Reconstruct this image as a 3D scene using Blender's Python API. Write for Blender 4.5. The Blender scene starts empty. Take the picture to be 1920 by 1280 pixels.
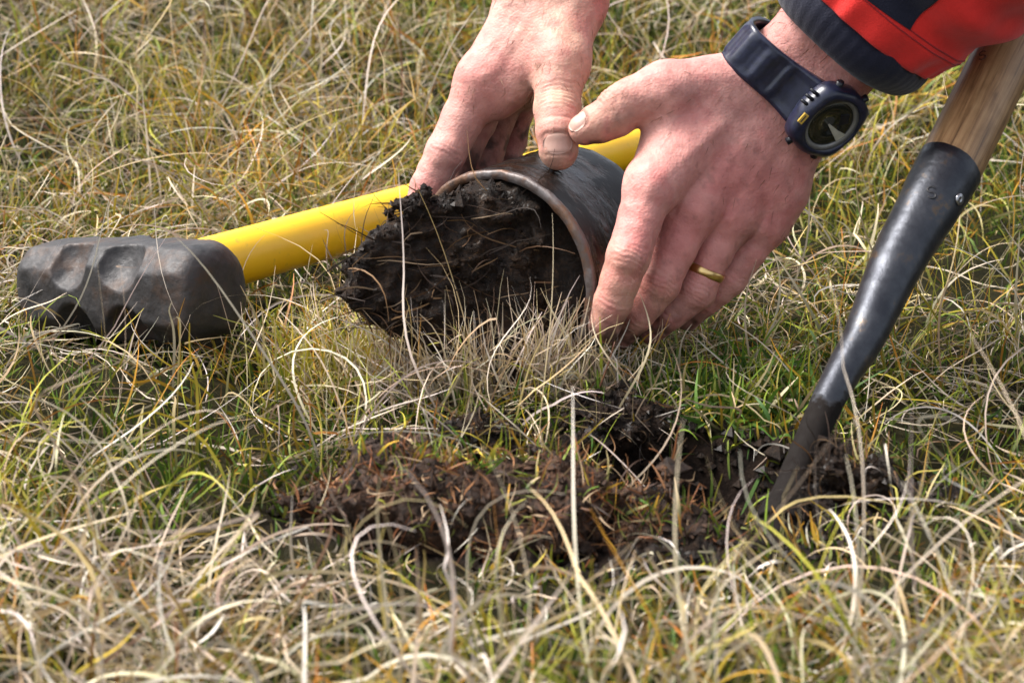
import bpy, math, random
import numpy as np
from mathutils import Vector, Matrix
from mathutils.bvhtree import BVHTree

# ------------------------------------------------------------------ camera, light, exposure
sc = bpy.context.scene
col = sc.collection
PITCH = math.radians(17.5); DIST = 1.35; FOCAL = 85.0
FPX = FOCAL / 36.0 * 1920.0
FW = np.array([0, math.cos(PITCH), -math.sin(PITCH)])
UP = np.array([0, math.sin(PITCH), math.cos(PITCH)])
RT = np.array([1.0, 0, 0])
CAM = np.array([0, 0, 0.03]) - FW * DIST
cd = bpy.data.cameras.new('camera'); cam = bpy.data.objects.new('camera', cd); col.objects.link(cam)
cam.location = CAM; cam.rotation_euler = (math.pi / 2 - PITCH, 0, 0)
cd.lens = FOCAL; cd.sensor_width = 36; cd.clip_start = 0.05; cd.clip_end = 500
cd.dof.use_dof = True; cd.dof.focus_distance = 1.39; cd.dof.aperture_fstop = 14.0
sc.camera = cam

SUN_EL, SUN_AZ = math.radians(57), math.radians(-78)      # azimuth from +y (away from camera) towards +x
w = bpy.data.worlds.new('World'); sc.world = w; w.use_nodes = True
nt = w.node_tree; nt.nodes.clear()
sky = nt.nodes.new('ShaderNodeTexSky'); sky.sky_type = 'NISHITA'; sky.sun_disc = False
sky.sun_elevation = SUN_EL; sky.sun_rotation = SUN_AZ; sky.dust_density = 4.0; sky.air_density = 1.0
hs = nt.nodes.new('ShaderNodeHueSaturation'); hs.inputs['Saturation'].default_value = 0.40
bg = nt.nodes.new('ShaderNodeBackground'); bg.inputs[1].default_value = 0.15
wo = nt.nodes.new('ShaderNodeOutputWorld')
nt.links.new(sky.outputs[0], hs.inputs['Color']); nt.links.new(hs.outputs[0], bg.inputs[0]); nt.links.new(bg.outputs[0], wo.inputs[0])
sl = bpy.data.lights.new('sun', 'SUN'); sl.energy = 3.1; sl.angle = math.radians(22); sl.color = (1.0, 0.97, 0.93)
so = bpy.data.objects.new('sun', sl); col.objects.link(so)
sd = Vector((math.sin(SUN_AZ) * math.cos(SUN_EL), math.cos(SUN_AZ) * math.cos(SUN_EL), math.sin(SUN_EL)))
so.rotation_euler = sd.to_track_quat('Z', 'Y').to_euler(); so.location = (0, 0, 5)
vs = sc.view_settings; vs.view_transform = 'Standard'; vs.look = 'None'; vs.exposure = 1.2; vs.gamma = 1; vs.use_curve_mapping = False
sc.render.engine = 'CYCLES'
sc.cycles.max_bounces = 6; sc.cycles.diffuse_bounces = 3; sc.cycles.glossy_bounces = 2; sc.cycles.transmission_bounces = 3; sc.cycles.transparent_max_bounces = 4

# ------------------------------------------------------------------ helpers
rng = np.random.default_rng(11)
def A3(*a): return np.array(a, float)
def unit(v): v = np.asarray(v, float); return v / np.linalg.norm(v)
def ray(u, v): return FW + RT * (u - 960) / FPX - UP * (v - 640) / FPX
def atY(u, v, y): r = ray(u, v); return CAM + r * ((y - CAM[1]) / r[1])
def atZ(u, v, z): r = ray(u, v); return CAM + r * ((z - CAM[2]) / r[2])

def vnoise(p, seed=0):
    p = np.asarray(p, float); i = np.floor(p).astype(np.int64); f = p - i; f = f * f * (3 - 2 * f)
    out = np.zeros(len(p))
    for dx in (0, 1):
        wx = f[:, 0] if dx else 1 - f[:, 0]
        for dy in (0, 1):
            wy = f[:, 1] if dy else 1 - f[:, 1]
            for dz in (0, 1):
                wz = f[:, 2] if dz else 1 - f[:, 2]
                h = ((i[:, 0] + dx) * 374761393 + (i[:, 1] + dy) * 668265263 + (i[:, 2] + dz) * 2147483647 + seed * 1274126177) & 0xffffffff
                h = ((h ^ (h >> 13)) * 1274126177) & 0xffffffff
                h = h ^ (h >> 16)
                out += wx * wy * wz * ((h & 0xffff) / 32767.5 - 1)
    return out
def fbm(p, octs=4, seed=0, gain=.5):
    p = np.asarray(p, float); s = np.zeros(len(p)); a = 1.0
    for o in range(octs): s += a * vnoise(p * 2 ** o + 17.3 * o, seed + o); a *= gain
    return s
def sstep(a, b, x): t = np.clip((x - a) / (b - a), 0, 1); return t * t * (3 - 2 * t)

def mesh_np(name, V, Fq, mat, parent=None, smooth=True, colr=None, link=True):
    """Fq: (n,3) or (n,4) int array, or list of such arrays."""
    if not isinstance(Fq, list): Fq = [Fq]
    me = bpy.data.meshes.new(name)
    V = np.ascontiguousarray(V, np.float32)
    me.vertices.add(len(V)); me.vertices.foreach_set('co', V.ravel())
    loops = np.concatenate([f.ravel() for f in Fq]).astype(np.int32)
    tot = np.concatenate([np.full(len(f), f.shape[1], np.int32) for f in Fq])
    st = np.concatenate([[0], np.cumsum(tot)[:-1]]).astype(np.int32)
    me.loops.add(len(loops)); me.loops.foreach_set('vertex_index', loops)
    me.polygons.add(len(tot)); me.polygons.foreach_set('loop_start', st); me.polygons.foreach_set('loop_total', tot)
    me.polygons.foreach_set('use_smooth', np.full(len(tot), smooth, bool))
    me.update(calc_edges=True)
    if colr is not None:
        a = me.attributes.new('tint', 'FLOAT_COLOR', 'POINT')
        c = np.ones((len(V), 4), np.float32); c[:, :3] = colr; a.data.foreach_set('color', c.ravel())
    if mat: me.materials.append(mat)
    o = bpy.data.objects.new(name, me); col.objects.link(o)
    if parent is not None: o.parent = parent; o.matrix_parent_inverse = parent.matrix_world.inverted()
    return o
def vnormals(o):
    n = np.zeros(len(o.data.vertices) * 3, np.float32); o.data.vertex_normals.foreach_get('vector', n); return n.reshape(-1, 3)
def vco(o):
    n = np.zeros(len(o.data.vertices) * 3, np.float32); o.data.vertices.foreach_get('co', n); return n.reshape(-1, 3).astype(float)
def set_vco(o, V): o.data.vertices.foreach_set('co', np.ascontiguousarray(V, np.float32).ravel()); o.data.update()
def set_tint(o, c):
    me = o.data; a = me.attributes.get('tint') or me.attributes.new('tint', 'FLOAT_COLOR', 'POINT')
    q = np.ones((len(me.vertices), 4), np.float32); q[:, :3] = c; a.data.foreach_set('color', q.ravel())
def empty(name, loc=(0, 0, 0)):
    o = bpy.data.objects.new(name, None); o.empty_display_size = .02; o.location = loc; col.objects.link(o)
    o.matrix_world = Matrix.Translation(loc); return o
def tag(o, label=None, cat=None, group=None, kind=None):
    if label: o['label'] = label
    if cat: o['category'] = cat
    if group: o['group'] = group
    if kind: o['kind'] = kind
    return o

# ---- signed distance modelling
def cap(p, a, b, ra, rb):
    ba = b - a; pa = p - a; h = np.clip(pa @ ba / max(ba @ ba, 1e-12), 0, 1)
    return np.linalg.norm(pa - h[:, None] * ba, axis=1) - (ra + (rb - ra) * h)
def ball(p, c, r): return np.linalg.norm(p - c, axis=1) - r
def smin(a, b, k):
    h = np.clip(.5 + .5 * (b - a) / k, 0, 1); return b + (a - b) * h - k * h * (1 - h)
def smax(a, b, k): return -smin(-a, -b, k)

def surface_nets(fn, lo, hi, h):
    lo = np.asarray(lo, float); hi = np.asarray(hi, float); C4 = 4
    nc = np.ceil((hi - lo) / (h * C4)).astype(int) + 1
    n = nc * C4 + 1
    ax = [lo[i] + np.arange(nc[i] + 1) * h * C4 for i in range(3)]
    G = np.stack(np.meshgrid(*ax, indexing='ij'), -1).reshape(-1, 3)
    dc = fn(G).reshape(nc + 1)
    D = np.empty(n, np.float32)
    # fill coarse sign, evaluate near surface only
    up = np.repeat(np.repeat(np.repeat(dc, C4, 0), C4, 1), C4, 2)[:n[0], :n[1], :n[2]]
    D[:] = up
    near = np.abs(up) < h * C4 * 2.6
    idx = np.argwhere(near)
    for s in range(0, len(idx), 400000):
        ii = idx[s:s + 400000]
        D[ii[:, 0], ii[:, 1], ii[:, 2]] = fn(lo + ii * h)
    S = D < 0
    c = [S[dx:n[0] - 1 + dx, dy:n[1] - 1 + dy, dz:n[2] - 1 + dz] for dx in (0, 1) for dy in (0, 1) for dz in (0, 1)]
    sm = sum(x.astype(np.int8) for x in c)
    act = (sm > 0) & (sm < 8)
    cells = np.argwhere(act)
    cid = np.full(act.shape, -1, np.int64); cid[act] = np.arange(len(cells))
    corner = np.array([(dx, dy, dz) for dx in (0, 1) for dy in (0, 1) for dz in (0, 1)])
    vals = np.stack([D[cells[:, 0] + q[0], cells[:, 1] + q[1], cells[:, 2] + q[2]] for q in corner], 1).astype(float)
    acc = np.zeros((len(cells), 3)); cnt = np.zeros(len(cells))
    for i in range(8):
        for j in range(i + 1, 8):
            if np.abs(corner[i] - corner[j]).sum() != 1: continue
            m = (vals[:, i] < 0) != (vals[:, j] < 0)
            t = vals[m, i] / (vals[m, i] - vals[m, j])
            acc[m] += corner[i] + t[:, None] * (corner[j] - corner[i]); cnt[m] += 1
    V = lo + (cells + acc / cnt[:, None]) * h
    quads = []
    for a in range(3):
        b, d = (a + 1) % 3, (a + 2) % 3
        s0 = [slice(None)] * 3; s1 = [slice(None)] * 3; s0[a] = slice(0, -1); s1[a] = slice(1, None)
        x = S[tuple(s0)] != S[tuple(s1)]
        e = np.argwhere(x); e = e[(e[:, b] > 0) & (e[:, d] > 0) & (e[:, b] < n[b] - 1) & (e[:, d] < n[d] - 1)]
        eb = np.zeros(3, int); eb[b] = 1; ed = np.zeros(3, int); ed[d] = 1
        q = np.stack([cid[tuple((e - eb - ed).T)], cid[tuple((e - ed).T)], cid[tuple(e.T)], cid[tuple((e - eb).T)]], 1)
        flip = ~S[tuple(e.T)]
        q[flip] = q[flip][:, ::-1]
        quads.append(q)
    F = np.concatenate(quads); F = F[(F >= 0).all(1)]
    return V, F

def trace(fn, o, d, steps=60, tmax=.2):
    o = np.asarray(o, float); d = np.asarray(d, float); t = np.zeros(len(o))
    for _ in range(steps): t = np.minimum(t + .9 * fn(o + d * t[:, None]), tmax)
    return o + d * t[:, None]

def frame(t, ref=(0, 0, 1)):
    t = unit(t); s = np.cross(t, ref)
    if np.linalg.norm(s) < 1e-4: s = np.cross(t, (1, 0, 0))
    s = unit(s); return t, s, np.cross(s, t)
def tube(pts, rad, n=20, ex=1.0, ez=1.0, capped=True, ref=(0, 0, 1)):
    pts = np.asarray(pts, float); k = len(pts); tg = np.gradient(pts, axis=0); V = []; F = []
    th = np.linspace(0, 2 * np.pi, n, endpoint=False)
    for i in range(k):
        t, s, u = frame(tg[i], ref)
        V.append(pts[i] + rad[i] * (ex * np.cos(th)[:, None] * s + ez * np.sin(th)[:, None] * u))
    V = np.concatenate(V)
    i = np.arange(k - 1)[:, None] * n; j = np.arange(n)[None]; j2 = (j + 1) % n
    F = np.stack([i + j, i + j2, i + n + j2, i + n + j], -1).reshape(-1, 4)
    if capped:
        V = np.concatenate([V, pts[:1], pts[-1:]]); b = k * n
        jj = np.arange(n); c0 = np.stack([np.full(n, b), (jj + 1) % n, jj], 1)
        e = (k - 1) * n; c1 = np.stack([np.full(n, b + 1), e + jj, e + (jj + 1) % n], 1)
        return V, [F, c0, c1]
    return V, [F]
def resample(pts, n):
    """Catmull-Rom resample"""
    pts = np.asarray(pts, float); m = len(pts); P = np.vstack([2 * pts[0] - pts[1], pts, 2 * pts[-1] - pts[-2]])
    t = np.linspace(0, m - 1 - 1e-9, n); i = t.astype(int); f = (t - i)[:, None]
    a, b, c, d = P[i], P[i + 1], P[i + 2], P[i + 3]
    return .5 * ((2 * b) + (c - a) * f + (2 * a - 5 * b + 4 * c - d) * f ** 2 + (3 * b - a - 3 * c + d) * f ** 3)
def lathe(prof, c, axis, n=64, e1=None):
    """prof: closed list of (r, s)"""
    axis = unit(axis); _, s1, s2 = frame(axis)
    if e1 is not None: s1 = unit(e1); s2 = np.cross(axis, s1)
    th = np.linspace(0, 2 * np.pi, n, endpoint=False); k = len(prof)
    ring = np.cos(th)[:, None] * s1 + np.sin(th)[:, None] * s2
    V = np.concatenate([c + axis * s + ring * r for r, s in prof])
    i = np.arange(k)[:, None]; j = np.arange(n)[None]; j2 = (j + 1) % n; i2 = (i + 1) % k
    F = np.stack([i * n + j, i2 * n + j, i2 * n + j2, i * n + j2], -1).reshape(-1, 4)
    return V, F

# ---- materials
def new_mat(name):
    m = bpy.data.materials.new(name); m.use_nodes = True; n = m.node_tree.nodes; l = m.node_tree.links
    b = n['Principled BSDF']; return m, n, l, b
def tex_noise(n, l, scale, detail=4, rough=.55, vec=None, dist=0):
    t = n.new('ShaderNodeTexNoise'); t.inputs['Scale'].default_value = scale; t.inputs['Detail'].default_value = detail
    t.inputs['Roughness'].default_value = rough; t.inputs['Distortion'].default_value = dist
    if vec: l.new(vec, t.inputs['Vector'])
    return t
def coord(n): return n.new('ShaderNodeTexCoord').outputs['Object']
def ramp(n, l, src, stops):
    r = n.new('ShaderNodeValToRGB'); e = r.color_ramp.elements
    while len(e) < len(stops): e.new(.5)
    for q, (p, c) in zip(e, stops): q.position = p; q.color = (c[0], c[1], c[2], 1) if hasattr(c, '__len__') else (c, c, c, 1)
    l.new(src, r.inputs[0]); return r
def bump(n, l, b, h, strength, dist):
    u = n.new('ShaderNodeBump'); u.inputs['Strength'].default_value = strength; u.inputs['Distance'].default_value = dist
    l.new(h, u.inputs['Height'])
    l.new(u.outputs[0], b.inputs['Normal']); return u
def mixc(n, l, fac, a, b, mode='MIX'):
    m = n.new('ShaderNodeMix'); m.data_type = 'RGBA'; m.blend_type = mode
    for s, v in ((m.inputs[0], fac), (m.inputs[6], a), (m.inputs[7], b)):
        if isinstance(v, (int, float)): s.default_value = v
        elif isinstance(v, tuple): s.default_value = (*v, 1)
        else: l.new(v, s)
    return m.outputs[2]
def simple(name, c, rough=.5, metal=0, spec=.5, noise=None, bmp=None, c2=None):
    m, n, l, b = new_mat(name); b.inputs['Base Color'].default_value = (*c, 1)
    b.inputs['Roughness'].default_value = rough; b.inputs['Metallic'].default_value = metal; b.inputs['Specular IOR Level'].default_value = spec
    v = coord(n)
    if noise:
        t = tex_noise(n, l, noise, 5, vec=v); r = ramp(n, l, t.outputs[0], [(.35, c), (.7, c2 or tuple(x * .75 for x in c))]); l.new(r.outputs[0], b.inputs['Base Color'])
    if bmp: t = tex_noise(n, l, bmp[0], 4, vec=v); bump(n, l, b, t.outputs[0], bmp[1], bmp[2])
    return m

def mat_grass(name, trans=.3, rough=.55):
    m, n, l, b = new_mat(name)
    at = n.new('ShaderNodeAttribute'); at.attribute_name = 'tint'
    l.new(at.outputs['Color'], b.inputs['Base Color']); b.inputs['Roughness'].default_value = rough; b.inputs['Specular IOR Level'].default_value = .22
    tr = n.new('ShaderNodeBsdfTranslucent'); l.new(at.outputs['Color'], tr.inputs[0])
    mx = n.new('ShaderNodeMixShader'); mx.inputs[0].default_value = trans
    l.new(b.outputs[0], mx.inputs[1]); l.new(tr.outputs[0], mx.inputs[2]); l.new(mx.outputs[0], n['Material Output'].inputs[0]); return m
M = {}
M['grass'] = mat_grass('grass_blade', .13)
M['fibre'] = mat_grass('root_fibre', .1, .6)

def mat_soil(name, c0, c1, c2, rough=(.35, .8), sc1=60, bd=.004):
    m, n, l, b = new_mat(name); v = coord(n)
    t = tex_noise(n, l, sc1, 8, .65, v); f = tex_noise(n, l, sc1 * 6, 6, .7, v)
    mx = n.new('ShaderNodeMath'); mx.operation = 'ADD'; l.new(t.outputs[0], mx.inputs[0]); l.new(f.outputs[0], mx.inputs[1])
    hf = n.new('ShaderNodeMath'); hf.operation = 'MULTIPLY'; hf.inputs[1].default_value = .5; l.new(mx.outputs[0], hf.inputs[0])
    r = ramp(n, l, hf.outputs[0], [(.36, c0), (.5, c1), (.66, c2)]); l.new(r.outputs[0], b.inputs['Base Color'])
    rr = ramp(n, l, f.outputs[0], [(.4, rough[0]), (.6, rough[1])]); l.new(rr.outputs[0], b.inputs['Roughness'])
    bump(n, l, b, hf.outputs[0], 1.0, bd); return m
M['peat'] = mat_soil('wet_peat', (.0035, .0024, .0018), (.014, .0076, .0042), (.055, .030, .016), (.28, .85), 85, .006); M['peat'].node_tree.nodes['Principled BSDF'].inputs['Coat Weight'].default_value = .07; M['peat'].node_tree.nodes['Principled BSDF'].inputs['Coat Roughness'].default_value = .22; M['peat'].node_tree.nodes['Principled BSDF'].inputs['Specular IOR Level'].default_value = .16
M['clod'] = mat_soil('turf_soil', (.008, .005, .004), (.034, .019, .012), (.13, .066, .038), (.6, .95), 45); M['clod'].node_tree.nodes['Principled BSDF'].inputs['Specular IOR Level'].default_value = .25
M['ground'] = mat_soil('ground_soil', (.004, .004, .0015), (.014, .013, .004), (.035, .026, .010), (.9, 1.0), 90); M['ground'].node_tree.nodes['Principled BSDF'].inputs['Specular IOR Level'].default_value = .08
def _dug():
    n = M['ground'].node_tree.nodes; l = M['ground'].node_tree.links; b = n['Principled BSDF']; src = b.inputs['Base Color'].links[0].from_socket
    at = n.new('ShaderNodeAttribute'); at.attribute_name = 'tint'
    pe = ramp(n, l, tex_noise(n, l, 140, 7, .65, coord(n)).outputs[0], [(.35, (.004, .003, .0025)), (.65, (.022, .014, .010))])
    l.new(mixc(n, l, at.outputs['Fac'], src, pe.outputs[0]), b.inputs['Base Color'])
_dug()

# ------------------------------------------------------------------ ground
HOLE = (A3(.088, -.122), .058, .040)
def terrain(x, y):
    x = np.asarray(x, float); y = np.asarray(y, float)
    q = np.stack([x, y, np.zeros_like(x)], -1).reshape(-1, 3)
    z = .007 * vnoise(q * 9, 3) + .0035 * vnoise(q * 27, 4)
    z = z.reshape(x.shape) * sstep(8, 2, np.abs(y)) * sstep(8, 2, np.abs(x))
    yy = y - .40
    z = z + np.where(yy > 0, .20 * yy * yy / (yy + .12), 0) * sstep(40, 3, yy) * 1.0
    h = np.sqrt(((x - HOLE[0][0]) / HOLE[1]) ** 2 + ((y - HOLE[0][1]) / HOLE[2]) ** 2)
    z = z - .046 * sstep(1.2, .55, h)
    h2 = np.sqrt(((x - .128) / .036) ** 2 + ((y + .172) / .040) ** 2); z = z - .030 * sstep(1.2, .5, h2)
    return z
def axis_pts(lo, hi, dlo, dhi, step):
    core = np.arange(dlo, dhi + 1e-6, step)
    a = dlo - np.geomspace(step, dlo - lo, 14)[::-1]; b = dhi + np.geomspace(step, hi - dhi, 14)
    return np.concatenate([a, core, b])
gx = axis_pts(-60, 60, -.6, .6, .007); gy = axis_pts(-20, 90, -.5, 1.3, .007)
X, Y = np.meshgrid(gx, gy, indexing='ij'); Zt = terrain(X, Y)
V = np.stack([X, Y, Zt], -1).reshape(-1, 3); nx, ny = X.shape
i = np.arange(nx - 1)[:, None] * ny; j = np.arange(ny - 1)[None]
F = np.stack([i + j, i + ny + j, i + ny + j + 1, i + j + 1], -1).reshape(-1, 4)
def dug(xy):
    h = np.sqrt(((xy[:, 0] - HOLE[0][0]) / HOLE[1]) ** 2 + ((xy[:, 1] - HOLE[0][1]) / HOLE[2]) ** 2); d = sstep(1.35, 1.1, h)
    e = np.sqrt(((xy[:, 0] - .03) / .15) ** 2 + ((xy[:, 1] + .195) / .06) ** 2); return np.maximum(d, sstep(1.15, .9, e))
gd = dug(V[:, :2])
V[:, 2] += gd * (.004 * fbm(V * A3(60, 60, 0), 4, 301))
ground = tag(mesh_np('ground', V, F, M['ground'], colr=np.repeat(gd[:, None], 3, 1)), kind='structure')

# ------------------------------------------------------------------ geometry of the corer (needed by the hands)
PSI = .58; CR = .0595; CL = .078
CC = atY(938, 520, 0.0); CA = A3(math.sin(PSI), math.cos(PSI), 0); CQ = A3(math.cos(PSI), -math.sin(PSI), 0)   # centre of front rim, axis, right-hand normal
def on_cyl(u, v, r, back=0):
    """point at pixel (u, v) whose distance to the corer's axis is r (near side)"""
    d = ray(u, v); o = CAM - CC; dp = d - CA * (d @ CA); op = o - CA * (o @ CA)
    a = dp @ dp; b = 2 * dp @ op; c = op @ op - r * r; di = max(b * b - 4 * a * c, 0)
    return CAM + d * ((-b - math.sqrt(di)) / (2 * a))
def cyl_sdf(p):
    q = p - CC; s = q @ CA; rad = np.linalg.norm(q - s[:, None] * CA, axis=1)
    return np.maximum(rad - CR, np.maximum(-s, s - CL))

#@@HANDS
# ------------------------------------------------------------------ hands
def mat_skin():
    m, n, l, b = new_mat('skin'); v = coord(n)
    at = n.new('ShaderNodeAttribute'); at.attribute_name = 'tint'
    t = tex_noise(n, l, 110, 5, .6, v); r = ramp(n, l, t.outputs[0], [(.3, (.86, .76, .76)), (.7, (1.1, 1.12, 1.1))])
    c = mixc(n, l, 1.0, at.outputs['Color'], r.outputs[0], 'MULTIPLY'); l.new(c, b.inputs['Base Color'])
    b.inputs['Subsurface Weight'].default_value = .22; b.inputs['Subsurface Radius'].default_value = (1, .35, .2); b.inputs['Subsurface Scale'].default_value = .0035
    b.inputs['Roughness'].default_value = .55; b.inputs['Specular IOR Level'].default_value = .3
    vo = n.new('ShaderNodeTexVoronoi'); vo.inputs['Scale'].default_value = 700; l.new(v, vo.inputs['Vector'])
    f = tex_noise(n, l, 380, 5, .6, v)
    ad = n.new('ShaderNodeMath'); ad.operation = 'MULTIPLY_ADD'; ad.inputs[1].default_value = .45; l.new(vo.outputs[0], ad.inputs[0]); l.new(f.outputs[0], ad.inputs[2])
    bump(n, l, b, ad.outputs[0], .55, .0007); return m
M['skin'] = mat_skin()
M['nail'] = simple('nail', (.40, .23, .185), .45, 0, .35, 260, None, (.45, .28, .225))

class Hand: pass
def jp(*q): return atY(*q)

def build_hand(fing, meta, extra, webs, fore, kf=.0013, km=.011):
    """fing: list of chains [(point, r)...]; meta: list of (a,b,ra,rb); webs: list of (a,b,ra,rb,k)"""
    def sdf(p):
        m = np.full(len(p), 1.0)
        for a, b, ra, rb in meta: m = smin(m, cap(p, a, b, ra, rb), km)
        for a, b, ra, rb in fore: m = smin(m, cap(p, a, b, ra, rb), .014)
        for a, b, ra, rb, k in webs: m = smin(m, cap(p, a, b, ra, rb), k)
        f = np.full(len(p), 1.0)
        for ch in fing:
            g = np.full(len(p), 1.0)
            for (a, ra), (b, rb) in zip(ch[:-1], ch[1:]): g = smin(g, cap(p, a, b, ra, rb), .0022)
            f = smin(f, g, kf)
        d = smin(m, f, .0075)
        for a, b, ra, rb, k in extra: d = smin(d, cap(p, a, b, ra, rb), k)
        return d
    return sdf

view = -FW
# ---- left hand (the one with watch and ring), corer gripped from the right
def ch(*q): return [(p, r) for p, r in q]
iD = on_cyl(1149, 566, CR + .0104); iT = on_cyl(1133, 613, CR + .0090)
LH = {}
LH['i'] = ch((jp(1222, 348, -.010), .0142), (jp(1202, 405, -.020), .0120), (jp(1178, 482, -.033), .0119), (jp(1163, 525, -.034), .0106), (iD, .0104), (iT, .0088))
LH['m'] = ch((jp(1303, 385, .004), .0138), (jp(1268, 465, -.006), .0114), (jp(1236, 531, -.013), .0116), (jp(1215, 562, -.014), .0102), (jp(1193, 590, -.014), .0098), (jp(1163, 626, -.006), .0085))
LH['r'] = ch((jp(1373, 402, .014), .0132), (jp(1338, 472, .006), .0108), (jp(1305, 545, .002), .0110), (jp(1282, 566, .002), .0096), (jp(1255, 588, .002), .0093), (jp(1220, 618, .008), .0082))
LH['p'] = ch((jp(1436, 418, .024), .0122), (jp(1406, 470, .018), .0094), (jp(1368, 524, .016), .0095), (jp(1348, 543, .016), .0083), (jp(1322, 565, .017), .0081), (jp(1290, 596, .022), .0073))
LH['t'] = ch((jp(1248, 166, .014), .0142), (jp(1196, 184, .012), .0124), (jp(1152, 216, .010), .0121), (jp(1122, 231, .008), .0108), (jp(1096, 243, .007), .0088))
LW = jp(1482, 172, .034)
LA = unit(A3(.62, -.11, .775))
Ldor = unit(view - LA * (view @ LA)); Lwid = np.cross(LA, Ldor)           # dorsal normal, across the wrist
if Lwid[0] < 0: Lwid = -Lwid
w1, w2 = LW - Lwid * .0125, LW + Lwid * .0125
Lmeta = [(LW - Lwid * .016 + A3(0, .006, 0), LH['i'][0][0], .0165, .0142), (LW - Lwid * .005, LH['m'][0][0], .0175, .0138),
         (LW + Lwid * .006, LH['r'][0][0], .0175, .0132), (LW + Lwid * .015, LH['p'][0][0], .0165, .0126),
         (jp(1392, 150, .026), LH['t'][0][0], .0165, .0140), (jp(1440, 330, .036), jp(1462, 360, .030), .0165, .0150)]
Lfore = [(w1, w1 + LA * .17, .0205, .027), (w2, w2 + LA * .17, .0195, .026)]
Lwebs = [(jp(1256, 205, .016), jp(1236, 320, .002), .0118, .0128, .012), (jp(1340, 190, .026), jp(1262, 290, .012), .014, .014, .012),
         (jp(1262, 372, .004), jp(1240, 395, .002), .0085, .0070, .006), (jp(1338, 400, .016), jp(1310, 430, .012), .0085, .0070, .006), (jp(1402, 415, .024), jp(1378, 445, .020), .0085, .0065, .006)]
Lextra = [(jp(1166, 178, .008), jp(1150, 186, .008), .0062, .006, .007), (jp(1176, 480, -.0405), jp(1176, 484, -.0405), .0055, .0055, .006), (jp(1237, 528, -.0195), jp(1234, 534, -.0195), .0055, .0055, .006), (jp(1308, 543, -.0035), jp(1303, 549, -.0035), .0052, .0052, .006)]
# tendons and a vein over the back of the hand
def dors(px): return jp(*px)
sdfL = build_hand(list(LH.values()), Lmeta, Lextra, Lwebs, Lfore)

# ---- right hand (thumb on top of the corer, fingers behind it)
tT = on_cyl(1047, 282, CR + .0112)
RH = {}
RH['t'] = ch((jp(1054, 118, .050), .0150), (jp(1047, 165, .040), .0130), (jp(1045, 205, .032), .0129), (jp(1046, 245, tT[1] + .004), .0121), (tT, .0110))
RH['i'] = ch((jp(903, 150, .064), .0142), (jp(868, 222, .058), .0120), (jp(835, 288, .050), .0117), (jp(817, 322, .046), .0103), (jp(801, 352, .042), .0098), (jp(787, 388, .037), .0085))
RH['m'] = ch((jp(925, 150, .084), .0138), (jp(893, 225, .082), .0118), (jp(862, 290, .078), .0115), (jp(852, 325, .074), .0102), (jp(845, 350, .070), .0098), (jp(838, 392, .060), .0086))
RH['r'] = ch((jp(955, 145, .100), .0132), (jp(932, 220, .102), .0110), (jp(912, 282, .100), .0108), (jp(900, 330, .093), .0094), (jp(890, 370, .085), .0084))
RH['p'] = ch((jp(985, 140, .112), .0122), (jp(970, 205, .118), .0098), (jp(958, 262, .118), .0094), (jp(948, 305, .110), .0082), (jp(938, 340, .100), .0074))
RW = jp(1036, -6, .086); RA = unit(A3(.10, .03, .99))
Rd = unit(view - RA * (view @ RA)); Rwid = np.cross(RA, Rd)
if Rwid[0] < 0: Rwid = -Rwid
r1, r2 = RW - Rwid * .0115, RW + Rwid * .0115
Rmeta = [(RW - Rwid * .010, RH['i'][0][0], .0170, .0142), (RW - Rwid * .004 + A3(0, .006, 0), RH['m'][0][0], .017, .0138), (RW + Rwid * .002 + A3(0, .010, 0), RH['r'][0][0], .017, .0132), (RW + Rwid * .006 + A3(0, .014, 0), RH['p'][0][0], .016, .0126),
         (RW + Rwid * .010 + A3(0, -.002, -.004), RH['t'][0][0], .0175, .0148)]
Rfore = [(r1, r1 + RA * .17, .0185, .026), (r2, r2 + RA * .17, .0185, .026)]
Rwebs = [(jp(1020, 70, .066), jp(942, 152, .066), .0145, .0125, .012), (jp(1032, 112, .056), jp(930, 190, .064), .0095, .0105, .012), (jp(1010, 110, .075), jp(985, 150, .10), .015, .014, .012)]
Rextra = [(jp(833, 284, .042), jp(831, 292, .042), .006, .006, .006), (jp(1040, 204, .0225), jp(1050, 204, .0225), .0055, .0055, .007)]
sdfR = build_hand(list(RH.values()), Rmeta, Rextra, Rwebs, Rfore)

person = empty('person', (.30, .16, 0.0))
tag(person, 'person in red and navy jacket pressing both bare hands around the steel corer', 'person')

def crease(P, c, t, n, A, wd, R):
    q = P - c; a = q @ t + .0011 * vnoise(P * 190, 77); return -A * np.exp(-(a / wd) ** 2) * sstep(R, R * .6, np.linalg.norm(q, axis=1)) * sstep(-.003, .004, q @ n)
def ridge(P, pts, A, wd):
    d = np.full(len(P), 1.0)
    for a, b in zip(pts[:-1], pts[1:]): d = np.minimum(d, cap(P, a, b, 0, 0))
    return A * np.exp(-(d / wd) ** 2)

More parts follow.
